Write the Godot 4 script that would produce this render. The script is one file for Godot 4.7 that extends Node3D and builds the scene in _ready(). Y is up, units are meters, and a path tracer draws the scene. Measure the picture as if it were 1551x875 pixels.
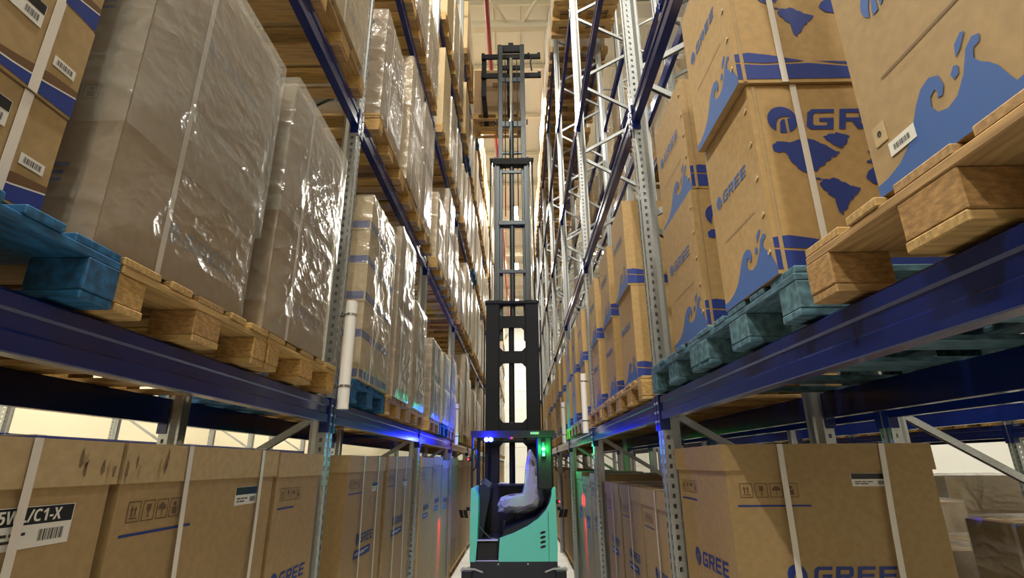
extends Node3D
# A narrow warehouse aisle between two pallet racks, a reach truck lifting a pallet at its far end.
# Axes: x across the aisle, y up, -z down the aisle; "depth" D below means -z. Camera eye at 1.64 m.

const EYE := 1.64
const XL := -1.062      # aisle face of the left rack
const XR := 0.788       # aisle face of the right rack
const BAY := 2.8
const D0 := 3.056       # depth of the first upright in view
const RACK_DEPTH := 0.95
const BEAM_H := 0.137
const LEVEL1 := 2.005   # top of the first beam
const LEVEL_STEP := 1.943
const ROOF := 13.7

var used := {}
var mats := {}
var cache := {}
var rng := RandomNumberGenerator.new()
const ORD := ["first", "second", "third", "fourth", "fifth", "sixth", "seventh", "eighth", "ninth", "tenth", "eleventh", "twelfth", "thirteenth", "fourteenth", "fifteenth"]

# ---------------------------------------------------------------- mesh collector
class Shape:
	var v := PackedVector3Array()
	var n := PackedVector3Array()
	var t := Transform3D()
	func tri(a: Vector3, b: Vector3, c: Vector3) -> void:      # counter-clockwise seen from outside
		a = t * a; b = t * b; c = t * c
		var nn := (b - a).cross(c - a)
		if nn.length_squared() < 1e-18:
			return
		nn = nn.normalized()
		v.append(a); v.append(c); v.append(b)
		n.append(nn); n.append(nn); n.append(nn)
	func trin(a: Vector3, b: Vector3, c: Vector3, na: Vector3, nb: Vector3, nc: Vector3) -> void:
		v.append(t * a); v.append(t * c); v.append(t * b)
		n.append((t.basis * na).normalized()); n.append((t.basis * nc).normalized()); n.append((t.basis * nb).normalized())
	func quad(a: Vector3, b: Vector3, c: Vector3, d: Vector3) -> void:
		tri(a, b, c); tri(a, c, d)
	func box(c: Vector3, s: Vector3, bev := 0.0) -> void:
		var h := s * 0.5
		if bev <= 0.0:
			for ax in 3:
				for sg in [-1.0, 1.0]:
					var u := Vector3.ZERO; var w := Vector3.ZERO; var o := Vector3.ZERO
					u[(ax + 1) % 3] = h[(ax + 1) % 3]; w[(ax + 2) % 3] = h[(ax + 2) % 3]; o[ax] = h[ax] * sg
					if sg < 0.0: u = -u
					quad(c + o - u - w, c + o + u - w, c + o + u + w, c + o - u + w)
			return
		var g := h - Vector3.ONE * bev
		for ax in 3:
			for sg in [-1.0, 1.0]:
				var u := Vector3.ZERO; var w := Vector3.ZERO; var o := Vector3.ZERO
				u[(ax + 1) % 3] = g[(ax + 1) % 3]; w[(ax + 2) % 3] = g[(ax + 2) % 3]; o[ax] = h[ax] * sg
				if sg < 0.0: u = -u
				quad(c + o - u - w, c + o + u - w, c + o + u + w, c + o - u + w)
			var a1 := (ax + 1) % 3
			var a2 := (ax + 2) % 3
			for s1 in [-1.0, 1.0]:
				for s2 in [-1.0, 1.0]:
					var e := Vector3.ZERO; e[ax] = g[ax]
					var p := Vector3.ZERO; p[a1] = h[a1] * s1; p[a2] = g[a2] * s2
					var q := Vector3.ZERO; q[a1] = g[a1] * s1; q[a2] = h[a2] * s2
					_edge(c, p, q, e)
		for sx in [-1.0, 1.0]:
			for sy in [-1.0, 1.0]:
				for sz in [-1.0, 1.0]:
					var sv := Vector3(sx, sy, sz)
					var pa := c + Vector3(h.x * sx, g.y * sy, g.z * sz)
					var pb := c + Vector3(g.x * sx, h.y * sy, g.z * sz)
					var pc := c + Vector3(g.x * sx, g.y * sy, h.z * sz)
					if (pb - pa).cross(pc - pa).dot(sv) > 0.0: tri(pa, pb, pc)
					else: tri(pa, pc, pb)
	func _edge(c: Vector3, p: Vector3, q: Vector3, e: Vector3) -> void:
		var out := p + q
		if (q - p).cross(e).dot(out) > 0.0: quad(c + p - e, c + q - e, c + q + e, c + p + e)
		else: quad(c + p - e, c + p + e, c + q + e, c + q - e)
	func prism(poly: PackedVector2Array, z0: float, z1: float) -> void:   # outline in local x, y; extruded along z
		var p := poly
		if Geometry2D.is_polygon_clockwise(p):
			p = p.duplicate(); p.reverse()
		var k := p.size()
		for i in k:
			var a := p[i]; var b := p[(i + 1) % k]
			quad(Vector3(a.x, a.y, z0), Vector3(b.x, b.y, z0), Vector3(b.x, b.y, z1), Vector3(a.x, a.y, z1))
		var f := Geometry2D.triangulate_polygon(p)
		for i in range(0, f.size(), 3):
			var a := p[f[i]]; var b := p[f[i + 1]]; var c := p[f[i + 2]]
			if (b - a).cross(c - a) < 0.0:
				var s := b; b = c; c = s
			tri(Vector3(a.x, a.y, z1), Vector3(b.x, b.y, z1), Vector3(c.x, c.y, z1))
			tri(Vector3(a.x, a.y, z0), Vector3(c.x, c.y, z0), Vector3(b.x, b.y, z0))
	func flat(poly: PackedVector2Array, z := 0.0) -> void:                # a printed shape facing +z
		var f := Geometry2D.triangulate_polygon(poly)
		for i in range(0, f.size(), 3):
			var a := poly[f[i]]; var b := poly[f[i + 1]]; var c := poly[f[i + 2]]
			if (b - a).cross(c - a) < 0.0:
				var s := b; b = c; c = s
			tri(Vector3(a.x, a.y, z), Vector3(b.x, b.y, z), Vector3(c.x, c.y, z))
	func rect(x0: float, y0: float, x1: float, y1: float, z := 0.0) -> void:
		quad(Vector3(x0, y0, z), Vector3(x1, y0, z), Vector3(x1, y1, z), Vector3(x0, y1, z))
	func tube(path: Array, r: float, sides := 10, caps := true) -> void:
		var rings := []
		for i in path.size():
			var d: Vector3 = (path[mini(i + 1, path.size() - 1)] - path[maxi(i - 1, 0)]).normalized()
			var u := d.cross(Vector3.UP if absf(d.y) < 0.9 else Vector3.RIGHT).normalized()
			var w := d.cross(u)
			var ring := []
			for k in sides:
				var an := TAU * k / sides
				ring.append(u * cos(an) + w * sin(an))
			rings.append(ring)
		for i in path.size() - 1:
			for k in sides:
				var k2 := (k + 1) % sides
				var n0: Vector3 = rings[i][k]; var n1: Vector3 = rings[i][k2]
				var m0: Vector3 = rings[i + 1][k]; var m1: Vector3 = rings[i + 1][k2]
				var a: Vector3 = path[i] + n0 * r; var b: Vector3 = path[i] + n1 * r
				var c: Vector3 = path[i + 1] + m1 * r; var d2: Vector3 = path[i + 1] + m0 * r
				trin(a, b, c, n0, n1, m1); trin(a, c, d2, n0, m1, m0)
		if caps:
			for e in [0, path.size() - 1]:
				for k in range(1, sides - 1):
					var a: Vector3 = path[e] + rings[e][0] * r
					var b: Vector3 = path[e] + rings[e][k] * r
					var c: Vector3 = path[e] + rings[e][k + 1] * r
					if e == 0: tri(a, c, b)
					else: tri(a, b, c)
	func grid(f: Callable, nu: int, nv: int) -> void:                      # smooth patch f(u, v), outward = du x dv
		var pts := []
		for j in nv + 1:
			var row := []
			for i in nu + 1:
				row.append(f.call(float(i) / nu, float(j) / nv))
			pts.append(row)
		var nor := []
		for j in nv + 1:
			var row := []
			for i in nu + 1:
				var du: Vector3 = pts[j][mini(i + 1, nu)] - pts[j][maxi(i - 1, 0)]
				var dv: Vector3 = pts[mini(j + 1, nv)][i] - pts[maxi(j - 1, 0)][i]
				row.append(du.cross(dv).normalized())
			nor.append(row)
		for j in nv:
			for i in nu:
				trin(pts[j][i], pts[j][i + 1], pts[j + 1][i + 1], nor[j][i], nor[j][i + 1], nor[j + 1][i + 1])
				trin(pts[j][i], pts[j + 1][i + 1], pts[j + 1][i], nor[j][i], nor[j + 1][i + 1], nor[j + 1][i])
	func mesh() -> ArrayMesh:
		var a := []
		a.resize(Mesh.ARRAY_MAX)
		a[Mesh.ARRAY_VERTEX] = v
		a[Mesh.ARRAY_NORMAL] = n
		var m := ArrayMesh.new()
		m.add_surface_from_arrays(Mesh.PRIMITIVE_TRIANGLES, a)
		return m

func V(x: float, y: float, z: float) -> Vector3:
	return Vector3(x, y, z)

func poly(a: Array) -> PackedVector2Array:
	var p := PackedVector2Array()
	for i in range(0, a.size(), 2):
		p.append(Vector2(a[i], a[i + 1]))
	return p

func at(x: float, y: float, z: float, turn := 0.0) -> Transform3D:
	return Transform3D(Basis(Vector3.UP, turn), Vector3(x, y, z))

# ---------------------------------------------------------------- nodes
func numbered(called: String) -> String:
	var k: int = used.get(called, 0)
	used[called] = k + 1
	return called if k == 0 else "%s_%03d" % [called, k]

func thing(called: String, label: String, category: String, where := Transform3D(), group := "") -> Node3D:
	var o := Node3D.new()
	o.name = numbered(called)
	add_child(o)
	o.transform = where
	o.set_meta("label", label)
	o.set_meta("category", category)
	if group: o.set_meta("group", group)
	return o

func part(parent: Node, called: String, m: Mesh, mat: Material, where := Transform3D(), label := "") -> MeshInstance3D:
	var o := MeshInstance3D.new()
	o.name = called
	o.mesh = m
	o.material_override = mat
	o.transform = where
	if label: o.set_meta("label", label)
	parent.add_child(o, true)
	return o

func single(called: String, m: Mesh, mat: Material, label: String, category: String, where := Transform3D(), group := "") -> MeshInstance3D:
	var o := part(self, numbered(called), m, mat, where, label)
	o.set_meta("category", category)
	if group: o.set_meta("group", group)
	return o

func struct(called: String, m: Mesh, mat: Material, where := Transform3D()) -> MeshInstance3D:
	var o := part(self, called, m, mat, where)
	o.set_meta("kind", "structure")
	return o

func boxmesh(s: Vector3, bev := 0.0, c := Vector3.ZERO) -> ArrayMesh:
	var key := "box%s%s%s" % [s, bev, c]
	if not cache.has(key):
		var b := Shape.new()
		b.box(c, s, bev)
		cache[key] = b.mesh()
	return cache[key]

# ---------------------------------------------------------------- materials
func noise_tex(freq: float, seed_: int, lo: float, hi: float, octaves := 4, type := FastNoiseLite.TYPE_SIMPLEX_SMOOTH, size := 512) -> NoiseTexture2D:
	var f := FastNoiseLite.new()
	f.noise_type = type
	f.frequency = freq
	f.seed = seed_
	f.fractal_octaves = octaves
	var t := NoiseTexture2D.new()
	t.width = size; t.height = size
	t.seamless = true
	t.noise = f
	var g := Gradient.new()
	g.set_color(0, Color(lo, lo, lo)); g.set_color(1, Color(hi, hi, hi))
	t.color_ramp = g
	return t

func mat(called: String, c: Color, rough := 0.8, metal := 0.0) -> StandardMaterial3D:
	var m := StandardMaterial3D.new()
	m.resource_name = called
	m.albedo_color = c
	m.roughness = rough
	m.metallic = metal
	mats[called] = m
	return m

func textured(m: StandardMaterial3D, tex: Texture2D, scale: Vector3, world := false) -> StandardMaterial3D:
	m.albedo_texture = tex
	m.uv1_triplanar = true
	m.uv1_world_triplanar = world
	m.uv1_scale = scale
	return m

func make_materials() -> void:
	var fibre := noise_tex(0.03, 3, 0.90, 1.0, 6)
	var grain := noise_tex(0.015, 7, 0.70, 1.0, 5)
	var worn := noise_tex(0.012, 11, 0.55, 1.0, 5)
	var spots := noise_tex(0.006, 19, 0.86, 1.0, 4)
	var wrinkle := noise_tex(0.011, 23, 0.0, 1.0, 4)
	var spangle := noise_tex(0.05, 5, 0.86, 1.0, 2, FastNoiseLite.TYPE_CELLULAR)
	var wr := FastNoiseLite.new()
	wr.noise_type = FastNoiseLite.TYPE_SIMPLEX_SMOOTH; wr.fractal_type = FastNoiseLite.FRACTAL_RIDGED
	wr.frequency = 0.009; wr.seed = 31; wr.fractal_octaves = 4
	var wt := NoiseTexture2D.new()
	wt.width = 512; wt.height = 512; wt.seamless = true; wt.noise = wr; wt.as_normal_map = true; wt.bump_strength = 9.0
	# cardboard
	textured(mat("kraft_tan", Color(0.67, 0.56, 0.385), 0.72), fibre, V(1.6, 1.6, 1.6))
	textured(mat("kraft_ochre", Color(0.705, 0.575, 0.365), 0.68), fibre, V(1.6, 1.6, 1.6))
	textured(mat("kraft_dull", Color(0.60, 0.50, 0.375), 0.7), fibre, V(1.6, 1.6, 1.6))
	textured(mat("kraft_pale", Color(0.74, 0.645, 0.48), 0.75), fibre, V(1.6, 1.6, 1.6))
	mat("ink_blue", Color(0.11, 0.20, 0.50), 0.55)
	mat("ink_pale_blue", Color(0.23, 0.37, 0.62), 0.6)
	mat("scuff", Color(0.47, 0.38, 0.28), 0.8)
	mat("ink_faint", Color(0.44, 0.42, 0.46), 0.6)
	mat("ink_dark", Color(0.20, 0.17, 0.15), 0.6)
	mat("ink_brown", Color(0.40, 0.29, 0.18), 0.6)
	mat("paper", Color(0.86, 0.85, 0.82), 0.6)
	mat("ink_black", Color(0.06, 0.06, 0.07), 0.5)
	mat("strap", Color(0.86, 0.83, 0.79), 0.32)
	mat("tape", Color(0.60, 0.47, 0.30), 0.2)
	# plastic film
	var film := mat("film", Color(0.85, 0.85, 0.81, 0.15), 0.21)
	film.transparency = BaseMaterial3D.TRANSPARENCY_ALPHA
	film.normal_enabled = true; film.normal_texture = wt; film.normal_scale = 0.65
	film.uv1_triplanar = true; film.uv1_scale = V(0.6, 1.0, 0.6)
	film.cull_mode = BaseMaterial3D.CULL_DISABLED
	var cover := mat("seat_film", Color(0.88, 0.87, 0.85, 0.45), 0.2)
	cover.transparency = BaseMaterial3D.TRANSPARENCY_ALPHA
	cover.cull_mode = BaseMaterial3D.CULL_DISABLED
	# wood
	for q in [["wood_a", Color(0.80, 0.655, 0.41)], ["wood_b", Color(0.75, 0.60, 0.39)], ["wood_c", Color(0.86, 0.70, 0.42)]]:
		textured(mat(q[0] + "_x", q[1], 0.75), grain, V(0.5, 6, 6))
		textured(mat(q[0] + "_z", q[1], 0.75), grain, V(6, 6, 0.5))
		textured(mat(q[0] + "_block", q[1] * Color(0.97, 0.94, 0.88), 0.8), grain, V(4, 9, 4))
	textured(mat("wood_blue_x", Color(0.14, 0.45, 0.66), 0.65), worn, V(1.5, 5, 5))
	textured(mat("wood_blue_z", Color(0.13, 0.43, 0.64), 0.65), worn, V(5, 5, 1.5))
	textured(mat("wood_blue_block", Color(0.12, 0.40, 0.60), 0.65), worn, V(4, 4, 4))
	textured(mat("wood_teal_x", Color(0.36, 0.53, 0.60), 0.7), worn, V(1.5, 5, 5))
	textured(mat("wood_teal_z", Color(0.34, 0.50, 0.57), 0.7), worn, V(5, 5, 1.5))
	textured(mat("wood_teal_block", Color(0.38, 0.55, 0.60), 0.7), worn, V(4, 4, 4))
	# steel
	textured(mat("galvanised", Color(0.70, 0.71, 0.71), 0.36, 0.6), spangle, V(4, 4, 4))
	mat("rack_blue", Color(0.06, 0.125, 0.36), 0.16)
	mat("bolt", Color(0.75, 0.75, 0.75), 0.3, 0.8)
	mat("white_plastic", Color(0.88, 0.87, 0.85), 0.35)
	mat("clamp_steel", Color(0.70, 0.70, 0.70), 0.25, 0.9)
	# building
	textured(mat("concrete", Color(0.80, 0.79, 0.76), 0.35), spots, V(0.4, 0.4, 0.4), true)
	mat("roof_sheet", Color(0.76, 0.745, 0.70), 0.6)
	mat("roof_steel", Color(0.80, 0.77, 0.70), 0.5)
	mat("wall_panel", Color(0.93, 0.93, 0.90), 0.5)
	mat("cream_wall", Color(0.90, 0.87, 0.76), 0.6)
	mat("pipe_red", Color(0.50, 0.10, 0.10), 0.4)
	# truck
	mat("teal", Color(0.40, 0.80, 0.72), 0.3)
	mat("truck_black", Color(0.085, 0.085, 0.10), 0.45)
	mat("truck_grey", Color(0.14, 0.14, 0.16), 0.5)
	mat("mast_black", Color(0.115, 0.12, 0.135), 0.65).metallic_specular = 0.35
	mat("mast_steel", Color(0.24, 0.26, 0.27), 0.4, 0.5)
	mat("chrome", Color(0.85, 0.86, 0.86), 0.12, 1.0)
	mat("rubber", Color(0.04, 0.04, 0.04), 0.7)
	mat("fender", Color(0.70, 0.68, 0.66), 0.35, 0.2)

func glow(called: String, c: Color, energy: float) -> StandardMaterial3D:
	var m := mat(called, c, 0.4)
	m.emission_enabled = true
	m.emission = c
	m.emission_energy_multiplier = energy
	return m

# ---------------------------------------------------------------- printed marks (flat ink on cardboard, in metres of a unit size)
func letters(word: String, slant := 0.22) -> Array:
	var out := []
	var x := 0.0
	for ch in word:
		var ps := []
		match ch:
			"G": ps = [[0.16, 0, 1, 0, 1, 0.56, 0.46, 0.56, 0.46, 0.38, 0.76, 0.38, 0.76, 0.19, 0.3, 0.19, 0.23, 0.27, 0.23, 0.73, 0.3, 0.81, 1, 0.81, 1, 1, 0.16, 1, 0, 0.84, 0, 0.16]]
			"R": ps = [[0, 0, 0.24, 0, 0.24, 1, 0, 1], [0.24, 0.81, 0.74, 0.81, 0.74, 0.56, 0.24, 0.56, 0.24, 0.38, 0.86, 0.38, 0.98, 0.5, 0.98, 0.87, 0.86, 1, 0.24, 1], [0.48, 0.38, 0.72, 0, 1.02, 0, 0.76, 0.38]]
			"E": ps = [[0, 0, 0.98, 0, 0.98, 0.19, 0.24, 0.19, 0.24, 0.41, 0.92, 0.41, 0.92, 0.59, 0.24, 0.59, 0.24, 0.81, 0.98, 0.81, 0.98, 1, 0, 1]]
		for p in ps:
			var q := poly(p)
			for i in q.size():
				q[i] = Vector2(q[i].x * 1.12 + x + q[i].y * slant, q[i].y)
			out.append(q)
		x += 1.36
	return out

func emblem() -> Array:     # a disc, diameter 1, with a hooked slot cut out of it
	var c := PackedVector2Array()
	for k in 28:
		c.append(Vector2(cos(TAU * k / 28) * 0.5, sin(TAU * k / 28) * 0.52))
	var cut := poly([-0.30, -0.6, -0.22, -0.14, -0.12, 0.06, 0.02, 0.12, 0.26, 0.13, 0.25, 0.05, 0.17, 0.04, 0.17, -0.6, 0.08, -0.6, 0.08, 0.02, 0.0, 0.01, -0.09, -0.1, -0.17, -0.6])
	return Geometry2D.clip_polygons(c, cut)

func coast(p: PackedVector2Array) -> PackedVector2Array:     # ragged outline
	var nz := FastNoiseLite.new()
	nz.seed = 9; nz.frequency = 14.0
	var q := PackedVector2Array()
	for i in p.size():
		for k in 4:
			var v := p[i].lerp(p[(i + 1) % p.size()], k / 4.0)
			q.append(v + Vector2(nz.get_noise_2d(v.x, v.y), nz.get_noise_2d(v.x + 9.0, v.y)) * 0.028)
	return q if Geometry2D.triangulate_polygon(q).size() > 0 else p

func print_mesh(kind: String) -> ArrayMesh:
	if cache.has("print_" + kind):
		return cache["print_" + kind]
	var s := Shape.new()
	match kind:
		"brand":            # emblem and lettering side by side, letter height 1, about 6.9 wide
			for p in letters("GREE"):
				for i in p.size(): p[i] += Vector2(1.55, 0)
				s.flat(p)
			for p in emblem():
				if not Geometry2D.is_polygon_clockwise(p):
					for i in p.size(): p[i] = p[i] * 1.25 + Vector2(0.62, 0.5)
					s.flat(p)
		"lettering":
			for p in letters("GREE"): s.flat(p)
		"emblem":
			for p in emblem():
				if not Geometry2D.is_polygon_clockwise(p): s.flat(p)
		"wave":             # 1 wide, curls up to 0.47
			s.flat(poly([0, 0, 1, 0, 1, 0.07, 0.975, 0.12, 0.945, 0.19, 0.91, 0.235, 0.87, 0.27, 0.845, 0.31, 0.86, 0.355, 0.9, 0.36, 0.91, 0.395, 0.87, 0.41, 0.82, 0.38, 0.80, 0.34, 0.77, 0.28, 0.70, 0.205, 0.63, 0.185, 0.565, 0.205, 0.535, 0.255, 0.545, 0.305, 0.585, 0.325, 0.6, 0.295, 0.585, 0.275, 0.62, 0.265, 0.645, 0.31, 0.63, 0.375, 0.57, 0.405, 0.50, 0.385, 0.44, 0.325, 0.385, 0.245, 0.32, 0.165, 0.22, 0.105, 0.1, 0.075, 0, 0.07]))
			s.flat(poly([0.71, 0.29, 0.745, 0.3, 0.755, 0.34, 0.73, 0.355, 0.7, 0.325]))
			s.flat(poly([0.755, 0.38, 0.80, 0.41, 0.845, 0.465, 0.82, 0.475, 0.77, 0.445]))
		"wave_band":        # 1 wide, 0.14 high, with two swelling crests
			s.flat(poly([0, 0.02, 1, 0.02, 1, 0.095, 0.8, 0.085, 0.6, 0.1, 0.4, 0.085, 0.25, 0.11, 0.1, 0.1, 0, 0.11]))
			s.flat(poly([0, 0.12, 0.1, 0.112, 0.24, 0.122, 0.12, 0.16, 0.05, 0.175, 0, 0.165]))
			s.flat(poly([0.27, 0.122, 0.4, 0.097, 0.6, 0.112, 0.8, 0.097, 1, 0.107, 1, 0.125, 0.8, 0.115, 0.6, 0.13, 0.42, 0.115]))
		"map":              # continents in a 1.6 by 0.9 field
			s.flat(coast(poly([0.0, 0.72, 0.05, 0.80, 0.16, 0.79, 0.24, 0.84, 0.36, 0.83, 0.47, 0.72, 0.55, 0.66, 0.50, 0.60, 0.44, 0.55, 0.40, 0.48, 0.36, 0.46, 0.34, 0.40, 0.30, 0.44, 0.24, 0.43, 0.30, 0.34, 0.36, 0.30, 0.32, 0.30, 0.22, 0.40, 0.17, 0.48, 0.13, 0.58, 0.10, 0.66, 0.04, 0.66])))
			s.flat(coast(poly([0.36, 0.30, 0.46, 0.32, 0.56, 0.24, 0.64, 0.2, 0.6, 0.1, 0.54, 0.03, 0.49, -0.08, 0.46, -0.14, 0.43, -0.08, 0.42, 0.06, 0.36, 0.17, 0.34, 0.24])))
			s.flat(coast(poly([0.44, 0.86, 0.56, 0.92, 0.66, 0.88, 0.63, 0.78, 0.56, 0.70, 0.50, 0.78])))
			s.flat(coast(poly([0.74, 0.52, 0.80, 0.58, 0.78, 0.66, 0.86, 0.74, 0.95, 0.70, 1.05, 0.76, 1.2, 0.8, 1.38, 0.78, 1.58, 0.72, 1.6, 0.64, 1.5, 0.6, 1.48, 0.5, 1.4, 0.44, 1.36, 0.34, 1.28, 0.24, 1.24, 0.36, 1.17, 0.26, 1.12, 0.38, 1.04, 0.36, 0.98, 0.42, 0.92, 0.46, 0.86, 0.48, 0.80, 0.48])))
			s.flat(coast(poly([0.74, 0.4, 0.8, 0.46, 0.92, 0.44, 1.0, 0.38, 1.06, 0.28, 1.02, 0.2, 1.0, 0.06, 0.94, -0.06, 0.89, -0.04, 0.86, 0.1, 0.86, 0.22, 0.76, 0.24, 0.71, 0.32])))
			s.flat(coast(poly([1.36, 0.06, 1.44, 0.12, 1.52, 0.1, 1.58, 0.0, 1.52, -0.08, 1.44, -0.02, 1.37, -0.02])))
		"icons":            # four framed handling marks in a row, each 1 high
			for k in 4:
				var x := k * 1.18
				for r in [[x, 0, x + 0.05, 1.05], [x + 0.95, 0, x + 1, 1.05], [x, 0, x + 1, 0.05], [x, 1.0, x + 1, 1.05]]:
					s.rect(r[0], r[1], r[2], r[3])
			for x in [0.3, 0.56]:
				s.rect(x, 0.3, x + 0.1, 0.62); s.flat(poly([x - 0.07, 0.6, x + 0.17, 0.6, x + 0.05, 0.84]))
			s.rect(0.2, 0.18, 0.8, 0.24)
			s.flat(poly([1.5, 0.85, 1.86, 0.85, 1.84, 0.55, 1.72, 0.45, 1.72, 0.24, 1.82, 0.18, 1.54, 0.18, 1.64, 0.24, 1.64, 0.45, 1.52, 0.55]))
			s.flat(poly([2.5, 0.5, 2.6, 0.72, 2.86, 0.86, 3.1, 0.72, 3.2, 0.5])); s.rect(2.83, 0.16, 2.88, 0.5)
			s.rect(3.78, 0.18, 4.2, 0.56); s.flat(poly([3.86, 0.62, 4.12, 0.62, 4.12, 0.84, 3.86, 0.84]))
		"swoosh":           # widening stripe, 1 wide, 0.3 high at the far end
			s.flat(poly([0, 0.03, 0.5, 0.025, 1, 0.02, 1, 0.19, 0.85, 0.135, 0.7, 0.095, 0.5, 0.065, 0.3, 0.05, 0, 0.045]))
		"swoosh_edge":
			s.flat(poly([0, 0.06, 0.3, 0.065, 0.5, 0.08, 0.7, 0.11, 0.85, 0.15, 1, 0.205, 1, 0.26, 0.85, 0.235, 0.7, 0.175, 0.5, 0.11, 0.3, 0.08, 0, 0.07]))
		"swoosh_line":
			s.flat(poly([0, 0.047, 0.3, 0.052, 0.5, 0.067, 0.7, 0.097, 0.85, 0.137, 1, 0.192, 1, 0.204, 0.85, 0.149, 0.7, 0.109, 0.5, 0.079, 0.3, 0.064, 0, 0.059]))
		"text_lines":       # a few ragged rows of small type, 1 wide
			for r in [[0, 0.22, 0.34, 0.3], [0.38, 0.22, 0.62, 0.3], [0.66, 0.22, 0.95, 0.3], [0, 0.05, 0.22, 0.13], [0.26, 0.05, 0.7, 0.13]]:
				s.rect(r[0], r[1], r[2], r[3])
		"codes":            # bar code, 1 wide 0.4 high
			var x := 0.0
			var k := 0
			while x < 0.95:
				var w: float = [0.02, 0.045, 0.025, 0.06, 0.03][k % 5]
				s.rect(x, 0, x + w, 0.4); x += w + [0.03, 0.02, 0.045][k % 3]; k += 1
		"unit_rect":
			s.rect(0, 0, 1, 1)
	cache["print_" + kind] = s.mesh()
	return cache["print_" + kind]

func face(side: String, size: Vector3) -> Transform3D:    # lower left corner of a face of a box that stands on its origin, x to the viewer's right
	match side:
		"left": return Transform3D(Basis(V(0, 0, -1), V(0, 1, 0), V(1, 0, 0)), V(size.x / 2, 0, size.z / 2))
		"right": return Transform3D(Basis(V(0, 0, 1), V(0, 1, 0), V(-1, 0, 0)), V(-size.x / 2, 0, -size.z / 2))
		"top": return Transform3D(Basis(V(1, 0, 0), V(0, 0, -1), V(0, 1, 0)), V(-size.x / 2, size.y, size.z / 2))
	return Transform3D(Basis(), V(-size.x / 2, 0, size.z / 2))

func ink(parent: Node, called: String, kind: String, m: String, f: Transform3D, x: float, y: float, sx: float, sy := 0.0, lift := 0.0012, turn := 0.0) -> MeshInstance3D:
	var b := Basis(V(0, 0, 1), turn) * Basis.from_scale(V(sx, sy if sy > 0.0 else sx, sx))
	return part(parent, called, print_mesh(kind), mats[m], f * Transform3D(b, V(x, y, lift)))

func sticker(parent: Node, f: Transform3D, x: float, y: float, w: float, h: float, text := "") -> void:
	var st := part(parent, "label_sticker", boxmesh(V(w, h, 0.001), 0, V(w / 2, h / 2, 0)), mats.paper, f * Transform3D(Basis(), V(x, y, 0.0012)), "white printed label with black header")
	part(st, "header_bar", print_mesh("unit_rect"), mats.ink_black, Transform3D(Basis.from_scale(V(w * 0.98, h * 0.42, 1)), V(w * 0.01, h * 0.56, 0.0009)))
	part(st, "small_print", print_mesh("text_lines"), mats.ink_dark, Transform3D(Basis.from_scale(V(w * 0.5, h * 0.9, 1)), V(w * 0.08, h * 0.12, 0.0009)))
	part(st, "bar_code", print_mesh("codes"), mats.ink_dark, Transform3D(Basis.from_scale(V(w * 0.25, h * 0.7, 1)), V(w * 0.68, h * 0.14, 0.0009)))
	if text:
		var tm := TextMesh.new()
		var fo := SystemFont.new()
		fo.font_names = ["Droid Sans"]; fo.font_weight = 700
		tm.font = fo; tm.text = text; tm.font_size = 40; tm.depth = 0.0005
		var ab := tm.get_aabb()
		if ab.size.x > 0.0:
			tm.pixel_size *= minf(w * 0.9 / ab.size.x, h * 0.30 / ab.size.y)
		part(st, "lettering", tm, mats.paper, Transform3D(Basis(), V(w * 0.5, h * 0.77, 0.0014)))

func strap(parent: Node, size: Vector3, side: String, u: float, w := 0.016, sag := 0.0) -> void:   # a band round the box, u metres from the face's left edge
	var s := Shape.new()
	var f := face(side, size)
	var depth := size.x if side in ["left", "right"] else size.z
	var o := 0.003
	s.t = f
	s.box(V(u + sag * 0.5, size.y / 2, o), V(w, size.y, 0.0016))
	s.box(V(u + sag * 0.5, size.y + 0.0005, -depth / 2), V(w, 0.0016, depth + 2 * o))
	s.box(V(u + sag * 0.5, size.y / 2, -depth - o), V(w, size.y, 0.0016))
	part(parent, "strap", s.mesh(), mats.strap)

func slack_strap(parent: Node, size: Vector3, side: String, u: float, wob: float, w := 0.024) -> void:   # a band that leans and bows a little on the face
	var s := Shape.new()
	s.t = face(side, size)
	var n := 14
	var f := func(a: float, b: float) -> Vector3:
		var y := size.y * b
		var x := u + wob * (0.5 - b) + 0.006 * sin(b * 9.0 + u * 7.0)
		return V(x + (a - 0.5) * w, y, 0.004 + 0.004 * sin(b * PI))
	s.grid(f, 1, n)
	var depth := size.x if side in ["left", "right"] else size.z
	var x1 := u - wob * 0.5 + 0.006 * sin(9.0 + u * 7.0)
	s.box(V(x1, size.y + 0.006, -depth / 2), V(w, 0.0016, depth + 0.01))
	part(parent, "strap", s.mesh(), mats.strap)

# ---------------------------------------------------------------- cartons
func carton_mesh(size: Vector3, seed_ := 0) -> ArrayMesh:
	var key := "carton%s%d" % [size.snapped(V(0.001, 0.001, 0.001)), seed_]
	if not cache.has(key):
		var s := Shape.new()
		var nz := FastNoiseLite.new()
		nz.seed = seed_; nz.frequency = 1.7
		var h := size * 0.5
		var c := V(0, h.y, 0)
		# each face slightly bulged and dented
		for ax in 3:
			for sg in [-1.0, 1.0]:
				var u := Vector3.ZERO; var w := Vector3.ZERO; var o := Vector3.ZERO
				u[(ax + 1) % 3] = h[(ax + 1) % 3]; w[(ax + 2) % 3] = h[(ax + 2) % 3]; o[ax] = h[ax] * sg
				if sg < 0.0: u = -u
				var nor: Vector3 = o.normalized()
				var f := func(a: float, b: float) -> Vector3:
					var p: Vector3 = c + o + u * (2 * a - 1) + w * (2 * b - 1)
					var edge := minf(1.0, 6.0 * minf(minf(a, 1 - a), minf(b, 1 - b)))
					if ax == 1: edge = 0.0
					return p - nor * edge * (0.0006 + 0.0006 * nz.get_noise_3dv(p * 1.6))
				s.grid(f, 8, 8)
		cache[key] = s.mesh()
	return cache[key]

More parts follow.
